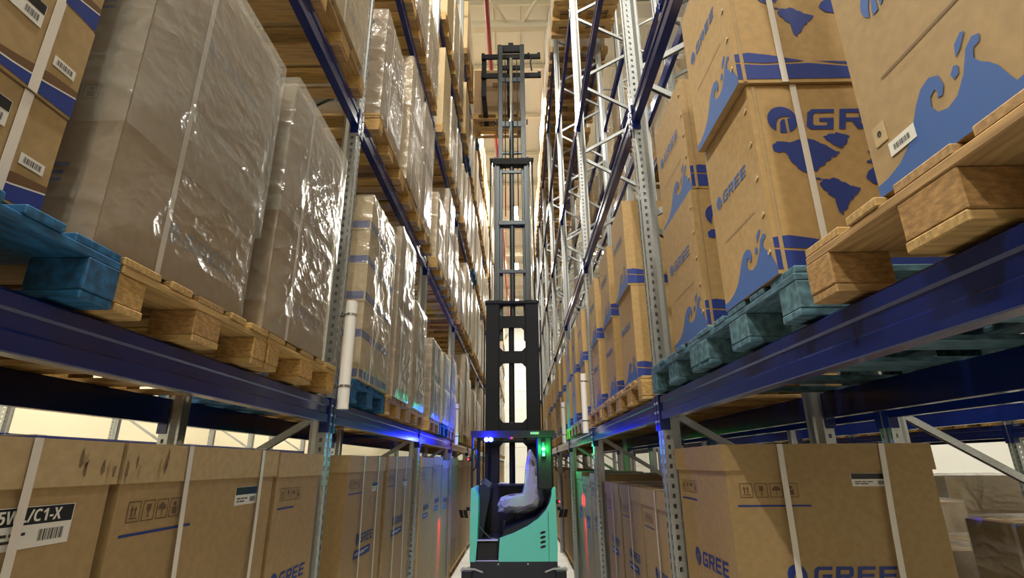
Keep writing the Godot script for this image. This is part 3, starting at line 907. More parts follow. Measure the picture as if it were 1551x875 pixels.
func left_rack_loads() -> void:
	# ground: lidded cartons
	floor_carton(-1.06, 0.985, V(0.95, 1.70, 0.95), "tan lidded carton under the blue beam, big white label, nearest on the left", "lidded cartons on the ground", {"icons": false, "scuffs": true, "scuff_at": 0.90, "straps": [[0.70, 0.05]], "stickers": [[0.56, 1.475, 0.27, 0.085, "335WL/C1-X"]]})
	floor_carton(-1.06, 1.95, V(0.95, 1.70, 0.945), "tan lidded carton with torn lid and handling marks beside the label carton", "lidded cartons on the ground", {"scuffs": true, "scuff_at": 0.10, "straps": [[0.31, 0.04], [0.80, 0.03]], "stickers": [[0.62, 1.50, 0.17, 0.065, ""]], "brand_drop": 0.74})
	floor_carton(-1.06, 2.71, V(0.95, 1.695, 0.53), "narrow tan lidded carton beside the first left upright", "lidded cartons on the ground", {"brand_drop": 0.56, "brand_x": 0.1, "brand": 0.055})
	floor_carton(-1.08, 4.0, V(0.95, 1.70, 0.95), "lidded carton with blue banner just past the first left upright", "lidded cartons on the ground", {"banner": true, "brand_x": 0.3, "brand_drop": 0.56, "brand": 0.06, "straps": [[0.33, 0.0], [0.72, 0.0]], "stickers": [[0.60, 1.46, 0.16, 0.06, ""]]})
	floor_carton(-1.08, 5.07, V(0.95, 1.71, 1.0), "lidded carton with blue banner just before the second left upright", "lidded cartons on the ground", {"banner": true, "brand_x": 0.3, "brand_drop": 0.56, "brand": 0.06, "straps": [[0.3, 0.0], [0.7, 0.0]], "stickers": [[0.66, 1.46, 0.16, 0.06, ""]]})
	for b in range(1, 13):
		for s in 3:
			floor_carton(-1.06, slot_depth(b, s), V(0.95, 1.70 + 0.02 * ((b + s) % 3), 0.80), "lidded carton on the ground of the left rack, %s of the %s" % [SLOT[s], bay_word(b)], "lidded cartons on the ground", {"detail": 2 if b < 2 else 0, "banner": true, "brand_drop": 0.56, "brand": 0.055})
	# first level, nearest bay
	var y := LEVEL1
	pallet(-1.60, y, 0.83, "blue", "worn bright blue pallet at the left edge under the small brown cartons", true)
	pallet(-1.60, y, 1.64, "a", "pale wooden pallet under the big wrapped load beside the blue pallet", true)
	pallet(-1.60, y, 2.455, "c", "pale wooden pallet under the wrapped load by the first left upright", true)
	var py := y + 0.148
	var ch := 0.262
	for k in 5:
		var size := V(1.0, ch - 0.004, 0.60)
		var t := thing("carton", "flat brown carton with blue swoosh on the blue pallet, %s from the bottom" % ORD[k], "carton", at(-1.08 - 0.5 + 0.004 * (k % 2), py + 0.02 + ch * k, -0.76), "swoosh cartons on the blue pallet")
		part(t, "box_body", carton_mesh(size, 11), mats.kraft_tan)
		var f := face("left", size)
		ink(t, "swoosh_print", "swoosh", "ink_blue", f, 0.06, 0.0, 0.54, 0.30)
		ink(t, "swoosh_line_print", "swoosh_line", "paper", f, 0.06, 0.0, 0.54, 0.30)
		ink(t, "swoosh_edge_print", "swoosh_edge", "ink_brown", f, 0.06, 0.0, 0.54, 0.30)
		var st := part(t, "label_sticker", boxmesh(V(0.06, 0.026, 0.001), 0, V(0.03, 0.013, 0)), mats.paper, f * Transform3D(Basis(), V(0.52, 0.095, 0.0015)))
		part(st, "bar_code", print_mesh("codes"), mats.ink_dark, Transform3D(Basis.from_scale(V(0.045, 0.035, 1)), V(0.008, 0.006, 0.0009)))
		sticker(t, f, 0.33, 0.150, 0.14, 0.062, "")
		strap(t, size, "left", 0.495, 0.022)
	wrapped(-1.02, py, 1.50, V(1.12, 1.12, 0.70), "big film-wrapped load of two cartons left of the first upright, nearer one", "wrapped loads in the left rack", {"seed": 3, "second_wrap": 0.33})
	wrapped(-1.0, py, 2.31, V(1.12, 1.15, 0.66), "film-wrapped load of two cartons next to the first left upright", "wrapped loads in the left rack", {"seed": 8, "second_wrap": 0.5})
	# all other wrapped loads
	var i := 0
	for k in range(1, 6):
		for b in range(-1, 13):
			if k == 1 and b == -1: continue
			if k >= 3 and b < k - 3: continue
			for s in 3:
				if k == 2 and b == -1 and s == 0: continue
				if k == 5 and b == 2 and s == 2: continue                    # the slot the truck is about to fill
				i += 1
				var dd := slot_depth(b, s) + rng.randf_range(-0.008, 0.008)
				var near := b <= 1 and k <= 3
				var tone: String = ["a", "c", "b", "a"][(i * 7 + b) % 4]
				if (k == 1 and b == 0 and s == 0) or (i % 17 == 5): tone = "blue"
				var where := "%s of the %s, %s" % [SLOT[s], bay_word(b), level_word(k)]
				pallet(-1.60 + rng.randf_range(-0.015, 0.015), level_y(k), dd, tone, "%s pallet in the left rack, %s" % ["blue" if tone == "blue" else "wooden", where], near)
				var size: Vector3 = SIZES[rng.randi() % 5]
				var ly := level_y(k) + 0.148
				if k == 5 or (k == 4 and i % 3 == 0) or (k == 3 and i % 7 == 0):
					brown_carton(-1.0, ly, dd, V(1.1, size.y * 0.98, 0.66), "tall pale unwrapped carton, left rack, %s" % where, "pale cartons high in the left rack", {"detail": 0, "kraft": "kraft_pale"})
				elif k == 1 and b == 0 and s == 0:
					wrapped(-1.0, ly, dd, V(1.14, 1.28, 0.72), "film-wrapped stack of blue-banded cartons beside the white tube", "wrapped loads in the left rack", {"tiers": 5, "seed": 21, "kraft": "kraft_pale"})
				else:
					wrapped(-1.0 + rng.randf_range(-0.02, 0.01), ly, dd, size, "film-wrapped load in the left rack, %s" % where, "wrapped loads in the left rack", {"fine": near, "seed": 1 + (i % 5), "tiers": 1 if not near else 2, "kraft": ["kraft_dull", "kraft_pale", "kraft_dull", "kraft_tan"][i % 4]})

func right_rack_loads() -> void:
	# ground
	floor_carton(0.84, 2.645, V(0.87, 1.71, 0.69), "large brown lidded carton standing alone before the first right upright", "lidded cartons on the ground", {"kraft": "kraft_tan", "lid": "kraft_tan", "end_print": true, "brand_drop": 0.52, "brand_x": 0.22, "brand": 0.062, "end_straps": [[0.22, -0.06], [0.63, -0.06]], "stickers": [[0.51, 1.545, 0.155, 0.05, "", "end"]]})
	var tops := [1.47, 1.46, 1.45]
	for b in range(0, 12):
		for s in 3:
			floor_carton(0.86, slot_depth(b, s), V(0.85, 1.47 if b == 0 else 1.48 + 0.05 * ((b + s) % 2), 0.80 if s < 2 else 0.76), "lower lidded carton on the ground of the right rack, %s of the %s" % [SLOT[s], bay_word(b)], "lidded cartons on the ground", {"detail": 2 if b < 2 else 0, "lid": "kraft_tan", "brand_drop": 0.52, "brand_x": 0.3, "brand": 0.055, "banner": true, "straps": [[0.45, 0.0]] if b < 1 else []})
	# first level, nearest bay
	var y := LEVEL1
	var py := y + 0.148
	pallet(1.33, y, 0.85, "b", "rough brown wooden pallet jutting out at the right edge", true)
	pallet(1.35, y, 1.75, "teal", "worn teal pallet under the map-printed cartons, next to the rough wooden one", true)
	pallet(1.35, y, 2.57, "teal", "worn teal pallet beside the first right upright", true)
	var big := V(1.1, 1.15, 0.64)
	var t := brown_carton(0.75, py, 0.655, big, "large pale brown carton with blue wave at the right edge", "cartons with wave print", {"brand_at": 0.33, "detail": 1, "seed": 4, "kraft": "kraft_tan"})
	var f := face("right", big)
	part(t, "caption_print", print_mesh("unit_rect"), mats.scuff, f * Transform3D(Basis.from_scale(V(0.40, 0.0045, 1)), V(0.08, 0.228, 0.0012)))
	var hh := part(t, "hand_hole_patch", boxmesh(V(0.035, 0.045, 0.002), 0.0005), mats.kraft_pale, f * Transform3D(Basis(), V(0.04, 0.125, 0.001)))
	part(hh, "hole", print_mesh("emblem"), mats.ink_black, Transform3D(Basis.from_scale(V(0.012, 0.014, 1)), V(0, 0, 0.0014)))
	var st := part(t, "label_sticker", boxmesh(V(0.07, 0.03, 0.001), 0, V(0.035, 0.015, 0)), mats.paper, f * Transform3D(Basis(), V(0.055, 0.062, 0.0016)))
	part(st, "bar_code", print_mesh("codes"), mats.ink_dark, Transform3D(Basis.from_scale(V(0.045, 0.03, 1)), V(0.012, 0.008, 0.0009)))
	var cs := V(0.95, 0.65, 0.40)
	brown_carton(0.75, py, 1.625, cs, "brown carton with world map on its end, lower of two on the teal pallet", "cartons with wave print", {"seed": 5, "straps": [0.15, 0.62]})
	brown_carton(0.725, py + 0.654, 1.615, cs, "brown carton with world map on its end, upper of two on the teal pallet", "cartons with wave print", {"seed": 6, "straps": [0.15, 0.62]})
	var c3 := V(0.95, 0.62, 0.46)
	brown_carton(0.76, py, 2.28, c3, "brown wave carton left of the map cartons, lower of two", "cartons with wave print", {"seed": 7, "straps": [0.1]})
	brown_carton(0.77, py + 0.624, 2.28, V(0.95, 0.58, 0.46), "brown wave carton left of the map cartons, upper of two", "cartons with wave print", {"seed": 8, "straps": [0.1]})
	for b in range(0, 12):
		for s in 3:
			var dd := slot_depth(b, s) + rng.randf_range(-0.008, 0.008)
			var where := "%s of the %s" % [SLOT[s], bay_word(b)]
			var tone: String = ["c", "a", "b"][(b + s) % 3]
			pallet(1.35, y, dd, tone, "wooden pallet in the right rack, first level, %s" % where, b < 2)
			for u in 2:
				brown_carton(0.77 + rng.randf_range(-0.02, 0.02), py + 0.643 * u, dd, V(0.95, 0.64, 0.46), "%s wave carton, right rack first level, %s" % [["lower", "upper"][u], where], "cartons with wave print", {"detail": 1 if b < 4 else 0, "seed": 5 + u})
	# fifth level: loads seen from below
	for b in range(1, 12):
		for s in 3:
			var dd := slot_depth(b, s)
			var where := "%s of the %s" % [SLOT[s], bay_word(b)]
			pallet(1.34, level_y(5), dd, ["c", "a", "b"][(b + s) % 3], "wooden pallet in the right rack, fifth level, %s" % where, b < 3)
			wrapped(0.76, level_y(5) + 0.148, dd, SIZES[(b + s) % 4], "film-wrapped load in the right rack, fifth level, %s" % where, "wrapped loads in the right rack", {"fine": false, "seed": 1 + (b + s) % 5, "tiers": 1})

func background() -> void:
	# rack standing back to back with the right one
	var xb := XR + RACK_DEPTH + 0.30
	for n in range(-1, 8):
		frame(xb, 1.0 if false else -1.0, D0 + BAY * n, 11.0, "galvanised upright frame of the rack behind the right one, %s along it" % ORD[n + 1], "upright frames behind the right rack")
	for b in range(-1, 4):
		for k in range(1, 5):
			beam(xb, -1.0, k, b, "blue front beam of the rack behind the right one, %s, %s" % [level_word(k), bay_word(b)], "blue rack beams behind", false)
			beam(xb + RACK_DEPTH, 1.0, k, b, "blue rear beam of the rack behind the right one, %s, %s" % [level_word(k), bay_word(b)], "blue rack beams behind", false)
	wrapped(2.16, 0.0, 2.4, V(0.95, 1.38, 0.8), "low film-wrapped carton behind the lone right carton", "wrapped loads behind the right rack", {"side": "right", "seed": 4, "tiers": 1, "kraft": "kraft_tan"})
	for b in range(0, 7):
		for s in 3:
			if (b + s) % 4 == 3: continue
			var where := "%s of the %s" % [SLOT[s], bay_word(b)]
			wrapped(2.12, 0.0, slot_depth(b, s), SIZES[(b + s) % 3], "film-wrapped load on the ground behind the right rack, %s" % where, "wrapped loads behind the right rack", {"side": "right", "fine": false, "seed": 1 + (b + s) % 5, "tiers": 1})
			for k in [2, 3, 4]:
				if b > 3 or (b * 5 + s * 3 + k) % 3 == 0: continue
				pallet(2.66, level_y(k), slot_depth(b, s), "b", "wooden pallet behind the right rack, %s, %s" % [where, level_word(k)], false)
				wrapped(2.08, level_y(k) + 0.148, slot_depth(b, s), SIZES[(b + s + k) % 4], "film-wrapped load behind the right rack, %s, %s" % [where, level_word(k)], "wrapped loads behind the right rack", {"side": "right", "fine": false, "seed": 1 + (b + s) % 5, "tiers": 1, "kraft": "kraft_tan"})
	# a further rack across the next aisle on the right and one on the left
	for q in [[5.2, -1.0, "right"], [-5.6, 1.0, "left"]]:
		for n in range(-1, 5):
			frame(q[0], q[1], D0 + BAY * n, 11.0, "galvanised upright frame across the next aisle on the %s, %s along it" % [q[2], ORD[n + 1]], "upright frames across the next aisles")
		for b in range(-1, 4):
			for k in range(1, 3):
				if k == 1: beam(q[0] - q[1] * RACK_DEPTH, -q[1], k, b, "blue rear beam across the next aisle on the %s, %s" % [q[2], bay_word(b)], "blue rack beams across the next aisles", false)
				beam(q[0], q[1], k, b, "blue beam across the next aisle on the %s, %s, %s" % [q[2], level_word(k), bay_word(b)], "blue rack beams across the next aisles", false)
			for s in 3:
				if q[2] == "left" and s != 1: continue
				if q[2] == "right":
					pallet(5.78, level_y(1), slot_depth(b, s), "a", "wooden pallet across the next aisle on the right, %s of the %s" % [SLOT[s], bay_word(b)], false)
					wrapped(5.22, level_y(1) + 0.148, slot_depth(b, s), SIZES[(b + s + 2) % 4], "film-wrapped load one level up across the right aisle, %s of the %s" % [SLOT[s], bay_word(b)], "wrapped loads across the next aisles", {"side": "right", "fine": false, "seed": 1 + (b + s + 2) % 5, "tiers": 1, "kraft": "kraft_tan"})
				var where := "%s of the %s" % [SLOT[s], bay_word(b)]
				wrapped(q[0] + (0.05 if q[2] == "right" else -0.05), 0.0, slot_depth(b, s), SIZES[(b + s + 1) % 4], "film-wrapped load across the next aisle on the %s, %s" % [q[2], where], "wrapped loads across the next aisles", {"side": q[2], "fine": false, "seed": 1 + (b + s + 1) % 5, "tiers": 1, "kraft": "kraft_tan" if q[2] == "right" else "kraft_pale"})

# ---------------------------------------------------------------- reach truck
func lamp_point(parent: Node, called: String, where: Vector3, c: Color, energy: float, size := 0.02) -> void:
	var l := OmniLight3D.new()
	l.name = called
	l.light_color = c
	l.light_energy = energy
	l.light_size = size
	l.omni_range = 30.0
	l.shadow_enabled = true
	l.position = where
	parent.add_child(l)

func cut_plate(s: Shape, x0: float, x1: float, y0: float, y1: float, wx0: float, wx1: float, wy0: float, wy1: float, ch: float, z0: float, z1: float) -> void:
	# a plate with a chamfered window, as four sides and four corner gussets
	s.box(V((x0 + wx0) / 2, (y0 + y1) / 2, (z0 + z1) / 2), V(wx0 - x0, y1 - y0, z1 - z0))
	s.box(V((x1 + wx1) / 2, (y0 + y1) / 2, (z0 + z1) / 2), V(x1 - wx1, y1 - y0, z1 - z0))
	if wy0 > y0: s.box(V((wx0 + wx1) / 2, (y0 + wy0) / 2, (z0 + z1) / 2), V(wx1 - wx0, wy0 - y0, z1 - z0))
	if y1 > wy1: s.box(V((wx0 + wx1) / 2, (y1 + wy1) / 2, (z0 + z1) / 2), V(wx1 - wx0, y1 - wy1, z1 - z0))
	s.prism(poly([wx0, wy0, wx0 + ch, wy0, wx0, wy0 + ch]), z0, z1)
	s.prism(poly([wx1, wy0, wx1, wy0 + ch, wx1 - ch, wy0]), z0, z1)
	s.prism(poly([wx0, wy1, wx0, wy1 - ch, wx0 + ch, wy1]), z0, z1)
	s.prism(poly([wx1, wy1, wx1 - ch, wy1, wx1, wy1 - ch]), z0, z1)

func reach_truck() -> void:
	var t := thing("reach_truck", "turquoise and black reach truck with raised mast in the aisle", "forklift", at(-0.09, 0, -8.3))
	var s := Shape.new()
	# chassis, low and black, with the two load legs going forward
	s.prism(poly([-0.60, 0.05, 0.60, 0.05, 0.62, 0.10, 0.62, 0.33, -0.62, 0.33, -0.62, 0.10]), -1.25, 0.0)
	part(t, "chassis", s.mesh(), mats.truck_grey)
	for sg in [-1.0, 1.0]:
		part(t, "load_leg", boxmesh(V(0.16, 0.22, 1.7), 0.015, V(0, 0.17, 0)), mats.truck_black, at(0.54 * sg, 0, -2.0))
		s = Shape.new()
		s.tube([V(0.53 * sg - 0.05, 0.15, -2.7), V(0.53 * sg + 0.05, 0.15, -2.7)], 0.15, 20)
		part(t, "wheel", s.mesh(), mats.rubber)
		# corner bumper: black bracket with a pale curved guard on top
		var c := part(t, "corner_bumper", boxmesh(V(0.16, 0.14, 0.16), 0.02), mats.truck_black, at(0.66 * sg, 0.16, -0.04))
		s = Shape.new()
		s.t = Transform3D(Basis.from_scale(V(sg, 1, 1)), Vector3.ZERO)
		s.prism(poly([-0.22, 0.05, -0.1, 0.09, 0.06, 0.10, 0.10, 0.07, 0.09, 0.05, -0.1, 0.07, -0.22, 0.03]), -0.06, 0.06)
		part(c, "guard", s.mesh(), mats.fender)
		part(c, "lower_guard", boxmesh(V(0.2, 0.05, 0.14), 0.01), mats.truck_black, at(0.04 * sg, -0.11, 0.02))
	for x in [-0.22, 0.2]:
		for y in [0.10, 0.30]:
			s = Shape.new()
			s.tube([V(x, y, 0.0), V(x, y, 0.008)], 0.012, 8)
			part(t, "bolt", s.mesh(), mats.bolt)
	# turquoise bodywork
	s = Shape.new()
	var sweep := poly([-0.22, 0.33, 0.62, 0.33, 0.63, 0.5, 0.625, 1.0, 0.61, 1.31, 0.585, 1.30, 0.565, 1.22, 0.53, 1.10, 0.47, 1.0, 0.36, 0.89, 0.2, 0.79, 0.0, 0.70, -0.20, 0.635])
	s.prism(sweep, -0.05, 0.0)
	var hull := part(t, "body_panel", s.mesh(), mats.teal)
	s = Shape.new()
	s.prism(poly([0.0, 0.33, 1.2, 0.33, 1.2, 1.2, 1.0, 1.31, 0.0, 1.31]), -0.03, 0.03)
	part(t, "side_panel", s.mesh(), mats.teal, Transform3D(Basis(V(0, 1, 0), PI / 2), V(0.595, 0, -0.04)))
	s = Shape.new()
	for k in 4:
		s = Shape.new()
		var e := PackedVector2Array()
		for q in 14: e.append(Vector2(0.42 + cos(TAU * q / 14) * 0.042, 0.52 + 0.062 * k + sin(TAU * q / 14) * 0.018 + cos(TAU * q / 14) * 0.010))
		s.prism(e, -0.004, 0.002)
		part(hull, "vent", s.mesh(), mats.truck_black)
	s = Shape.new()
	s.box(V(0.503, 0.66, 0.0005), V(0.006, 0.66, 0.003))
	part(hull, "panel_gap", s.mesh(), mats.truck_black)
	s = Shape.new()
	s.prism(poly([-0.63, 0.33, -0.545, 0.33, -0.525, 0.6, -0.515, 1.0, -0.52, 1.18, -0.55, 1.27, -0.59, 1.32, -0.625, 1.31, -0.635, 0.9]), -1.15, 0.0)
	part(t, "body_panel", s.mesh(), mats.teal)
	# entry step
	s = Shape.new()
	s.box(V(-0.38, 0.46, -0.12), V(0.29, 0.24, 0.18), 0.008)
	part(t, "step", s.mesh(), mats.truck_black)
	part(t, "step_edge", boxmesh(V(0.31, 0.02, 0.05), 0.004), mats.fender, at(-0.38, 0.605, -0.03))
	part(t, "sill", boxmesh(V(0.31, 0.015, 0.03), 0.003), mats.fender, at(-0.38, 0.34, -0.015))
	# black cabin tub behind the panels
	s = Shape.new()
	s.prism(poly([-0.53, 0.34, 0.56, 0.34, 0.56, 1.28, 0.50, 1.05, 0.34, 0.90, 0.0, 0.78, -0.16, 0.72, -0.16, 0.60, -0.53, 0.60]), -1.15, -0.055)
	part(t, "cabin_floor", s.mesh(), mats.truck_black)
	part(t, "cabin_wall", boxmesh(V(1.12, 0.78, 0.05), 0.01), mats.truck_black, at(0.0, 0.95, -1.13))
	s = Shape.new()
	s.prism(poly([-0.53, 0.6, -0.47, 0.6, -0.42, 0.9, -0.36, 1.20, -0.36, 1.28, -0.42, 1.33, -0.53, 1.34]), -1.1, -0.30)
	var con := part(t, "console", s.mesh(), mats.truck_black)
	s = Shape.new()
	s.t = Transform3D(Basis(V(0, 0, 1), -0.6) * Basis(V(1, 0, 0), 0.3), V(-0.42, 1.37, -0.40))
	s.box(Vector3.ZERO, V(0.16, 0.025, 0.22), 0.006)
	part(con, "display", s.mesh(), mats.mast_steel)
	s = Shape.new()
	s.tube([V(-0.50, 0.78, -0.05), V(-0.42, 0.70, -0.05), V(-0.33, 0.62, -0.05)], 0.014, 8)
	s.tube([V(-0.33, 0.62, -0.05), V(-0.17, 0.62, -0.05), V(-0.13, 0.86, -0.05)], 0.014, 8)
	part(t, "entry_bar", s.mesh(), mats.mast_steel)
	part(t, "tray", boxmesh(V(0.5, 0.04, 0.3), 0.01), mats.truck_grey, at(-0.02, 1.32, -1.0))
	part(t, "papers", boxmesh(V(0.12, 0.02, 0.16), 0.002), mats.paper, at(-0.18, 1.345, -0.95))
	# seat turned to the left, under a plastic cover
	s = Shape.new()
	s.prism(poly([-0.14, 1.0, 0.34, 1.0, 0.40, 1.08, 0.38, 1.4, 0.30, 1.70, 0.22, 1.70, 0.20, 1.5, 0.18, 1.16, 0.10, 1.13, -0.12, 1.12, -0.16, 1.08]), -0.80, -0.28)
	var seat := part(t, "seat", s.mesh(), mats.truck_grey)
	s = Shape.new()
	var fn := FastNoiseLite.new()
	fn.seed = 4; fn.frequency = 3.2; fn.fractal_type = FastNoiseLite.FRACTAL_RIDGED
	var outline := poly([-0.19, 0.98, -0.05, 0.95, 0.2, 0.96, 0.38, 1.02, 0.45, 1.14, 0.43, 1.35, 0.37, 1.58, 0.31, 1.74, 0.27, 1.81, 0.22, 1.76, 0.19, 1.6, 0.17, 1.35, 0.13, 1.21, 0.0, 1.17, -0.13, 1.18, -0.2, 1.1])
	var ctr := Vector2(0.16, 1.2)
	var dome := func(a: float, b: float) -> Vector3:
		var fi := a * outline.size()
		var i0 := int(fi) % outline.size()
		var p := outline[i0].lerp(outline[(i0 + 1) % outline.size()], fi - floorf(fi))
		var ph := b * PI
		var r := pow(sin(ph), 0.35)
		var q := ctr.lerp(p, r)
		var z := -0.54 - cos(ph) * 0.32
		var w := 1.0 + 0.24 * fn.get_noise_3d(q.x * 1.6, q.y * 1.6, z * 1.6)
		return V(ctr.x + (q.x - ctr.x) * w, ctr.y + (q.y - ctr.y) * w, z)
	var nu := 44; var nv := 14
	for j in nv:
		for i in nu:
			var pa: Vector3 = dome.call(float(i) / nu, float(j) / nv); var pb: Vector3 = dome.call(float(i + 1) / nu, float(j) / nv)
			var pc: Vector3 = dome.call(float(i + 1) / nu, float(j + 1) / nv); var pd: Vector3 = dome.call(float(i) / nu, float(j + 1) / nv)
			s.quad(pa, pb, pc, pd)
	part(seat, "seat_cover", s.mesh(), mats.seat_film, Transform3D(), "crumpled clear plastic cover")
	# overhead guard
	s = Shape.new()
	s.prism(poly([-0.64, 2.08, -0.62, 2.03, 0.62, 2.03, 0.64, 2.08, 0.64, 2.13, -0.64, 2.13]), -0.06, 0.0)
	s.prism(poly([-0.64, 2.08, -0.62, 2.03, 0.62, 2.03, 0.64, 2.08, 0.64, 2.13, -0.64, 2.13]), -1.12, -1.06)
	for x in [-0.6, -0.4, -0.2, 0.0, 0.2, 0.4, 0.6]:
		s.box(V(x, 2.10, -0.56), V(0.05, 0.05, 1.0))
	var guard := part(t, "overhead_guard", s.mesh(), mats.truck_black)
	part(guard, "number_strip", boxmesh(V(0.13, 0.035, 0.003)), mats.fender, at(0.33, 2.09, 0.002))
	s = Shape.new()
	for x in [-0.52, 0.52]:
		s = Shape.new()
		s.tube([V(x, 2.13, -0.2), V(x, 2.2, -0.2), V(x, 2.32, -0.2)], 0.012, 8)
		part(guard, "antenna", s.mesh(), mats.fender)
	for q in [[-0.615, -0.03, 0.035], [-0.60, -1.08, 0.06], [0.60, -1.08, 0.06]]:
		part(t, "pillar", boxmesh(V(q[2], 0.80, 0.05), 0.006), mats.truck_black, at(q[0], 1.68, q[1]))
	part(t, "pillar", boxmesh(V(0.235, 0.76, 0.14), 0.02), mats.truck_black, at(0.475, 1.66, -0.10))
	s = Shape.new()
	s.tube([V(-0.60, 1.86, -0.02), V(-0.555, 1.84, 0.02), V(-0.55, 1.72, 0.03), V(-0.555, 1.60, 0.02), V(-0.60, 1.56, -0.02)], 0.014, 8)
	part(t, "grab_handle", s.mesh(), mats.truck_black)
	# warning lamps
	glow("blue_lamp_glow", Color(0.25, 0.3, 1.0), 45.0)
	glow("green_lamp_glow", Color(0.25, 1.0, 0.45), 22.0)
	glow("red_lamp_glow", Color(1.0, 0.10, 0.15), 14.0)
	var bl := part(t, "blue_warning_lamp", boxmesh(V(0.16, 0.075, 0.05), 0.01), mats.truck_black, at(-0.37, 2.0, -0.02))
	for x in [-0.035, 0.035]:
		s = Shape.new(); s.tube([V(x, 0, 0.024), V(x, 0, 0.034)], 0.033, 14)
		part(bl, "lamp_lens", s.mesh(), mats.blue_lamp_glow)
	lamp_point(bl, "blue_lamp_light", V(0, 0, 0.09), Color(0.08, 0.10, 1.0), 1.7, 0.04)
	var gl := part(t, "green_signal_lamp", boxmesh(V(0.06, 0.22, 0.05), 0.01), mats.truck_black, at(0.46, 1.86, -0.02))
	s = Shape.new(); s.tube([V(0, 0.0, 0.024), V(0, 0.0, 0.036)], 0.026, 14)
	part(gl, "lamp_lens", s.mesh(), mats.green_lamp_glow)
	part(gl, "lens_plate", boxmesh(V(0.045, 0.05, 0.012), 0.004), mats.fender, at(0, -0.085, 0.028))
	lamp_point(gl, "green_lamp_light", V(0, 0, 0.08), Color(0.15, 1.0, 0.40), 0.55, 0.03)
	var rl := part(t, "red_signal_lamp", boxmesh(V(0.07, 0.06, 0.05), 0.008), mats.truck_black, at(-0.02, 2.02, -0.01))
	s = Shape.new(); s.tube([V(0, 0, 0.024), V(0, 0, 0.03)], 0.012, 10)
	part(rl, "lamp_lens", s.mesh(), mats.red_lamp_glow)
	part(t, "sensor_box", boxmesh(V(0.05, 0.06, 0.05), 0.006), mats.red_lamp_glow if false else mats.truck_black, at(-0.02, 2.24, -0.1))
	# red side lasers: a spot and a slit on either side
	for sg in [-1.0, 1.0]:
		var h := part(t, "red_side_lamp", boxmesh(V(0.05, 0.06, 0.06), 0.006), mats.truck_black, at(0.645 * sg, 1.12 if sg > 0 else 1.72, -0.02))
		s = Shape.new(); s.tube([V(0.025 * sg, 0, 0.03), V(0.03 * sg, 0, 0.036)], 0.012, 10)
		part(h, "lamp_lens", s.mesh(), mats.red_lamp_glow)
		var l := SpotLight3D.new()
		l.name = "red_side_light"
		l.light_color = Color(1.0, 0.04, 0.10)
		l.light_energy = 2.2
		l.light_size = 0.005
		l.spot_range = 20.0
		l.spot_angle = 9.0
		l.spot_angle_attenuation = 0.6
		l.shadow_enabled = true
		h.add_child(l)
		l.position = V(0.045 * sg, 0, 0.06)
		l.look_at_from_position(l.global_position, l.global_position + (V(0.35, 0.06, 0.66) if sg > 0 else V(-0.35, 0.22, -0.32)), Vector3.UP)
	for sg in [-1.0, 1.0]:
		var aim := V(0.42 * sg, -0.45, 0.90).normalized()
		var ln := part(t, "line_laser", boxmesh(V(0.05, 0.05, 0.03), 0.004, V(0, 0, 0.02)), mats.truck_black, Transform3D(Basis.looking_at(aim, Vector3.UP), V(0.67 * sg, 1.02, 0.03)))
		for k in [-1.0, 1.0]:
			part(ln, "slit_plate", boxmesh(V(0.06, 0.12, 0.002)), mats.truck_black, at(k * 0.036, 0, -0.12))
		var l2 := SpotLight3D.new()
		l2.name = "line_laser_light"
		l2.light_color = Color(1.0, 0.05, 0.08)
		l2.light_energy = 2.0
		l2.light_size = 0.003
		l2.spot_range = 20.0; l2.spot_angle = 22.0; l2.spot_angle_attenuation = 0.5
		l2.shadow_enabled = true
		ln.add_child(l2)
		l2.position = V(0, 0, -0.004)
	# outer mast
	var mz := -1.30
	s = Shape.new()
	for sg in [-1.0, 1.0]:
		var x0: float = -0.50 if sg < 0 else 0.235
		s.box(V(x0 + 0.122, 2.36, mz), V(0.245, 4.48, 0.14), 0.012)
	cut_plate(s, -0.26, 0.24, 4.22, 4.58, -0.25, 0.23, 4.29, 4.50, 0.03, mz - 0.02, mz + 0.05)
	cut_plate(s, -0.26, 0.24, 3.47, 4.22, -0.25, 0.23, 3.62, 4.07, 0.07, mz - 0.02, mz + 0.05)
	cut_plate(s, -0.26, 0.24, 2.12, 3.47, -0.25, 0.23, 2.34, 3.40, 0.07, mz - 0.02, mz + 0.05)
	cut_plate(s, -0.26, 0.24, 0.60, 2.12, -0.25, 0.23, 1.0, 2.0, 0.07, mz - 0.02, mz + 0.05)
	s.box(V(-0.02, 4.55, mz), V(1.0, 0.08, 0.18), 0.02)
	var om := part(t, "outer_mast", s.mesh(), mats.mast_black)
	s = Shape.new(); s.tube([V(-0.03, 0.5, mz - 0.05), V(-0.03, 4.30, mz - 0.05)], 0.052, 16)
	part(om, "lift_cylinder", s.mesh(), mats.mast_black)
	s = Shape.new()
	for x in [-0.53, 0.51]:
		s = Shape.new()
		s.tube([V(x, 0.9, mz + 0.04), V(x, 4.2, mz + 0.04)], 0.012, 8)
		part(om, "hose", s.mesh(), mats.rubber)
	# middle mast
	s = Shape.new()
	for sg in [-1.0, 1.0]:
		var x: float = -0.305 if sg < 0 else 0.305
		s.box(V(x, 4.6, mz - 0.04), V(0.11, 6.3, 0.11), 0.008)
		s.box(V(x + 0.03 * sg, 4.6, mz + 0.02), V(0.03, 6.3, 0.03), 0.004)
	s.box(V(0, 6.24, mz), V(0.56, 0.10, 0.05), 0.008)
	s.box(V(0, 5.2, mz), V(0.56, 0.08, 0.04), 0.008)
	s.box(V(0, 7.40, mz), V(0.40, 0.07, 0.04), 0.008)
	var mm := part(t, "middle_mast", s.mesh(), mats.mast_steel)
	s = Shape.new()
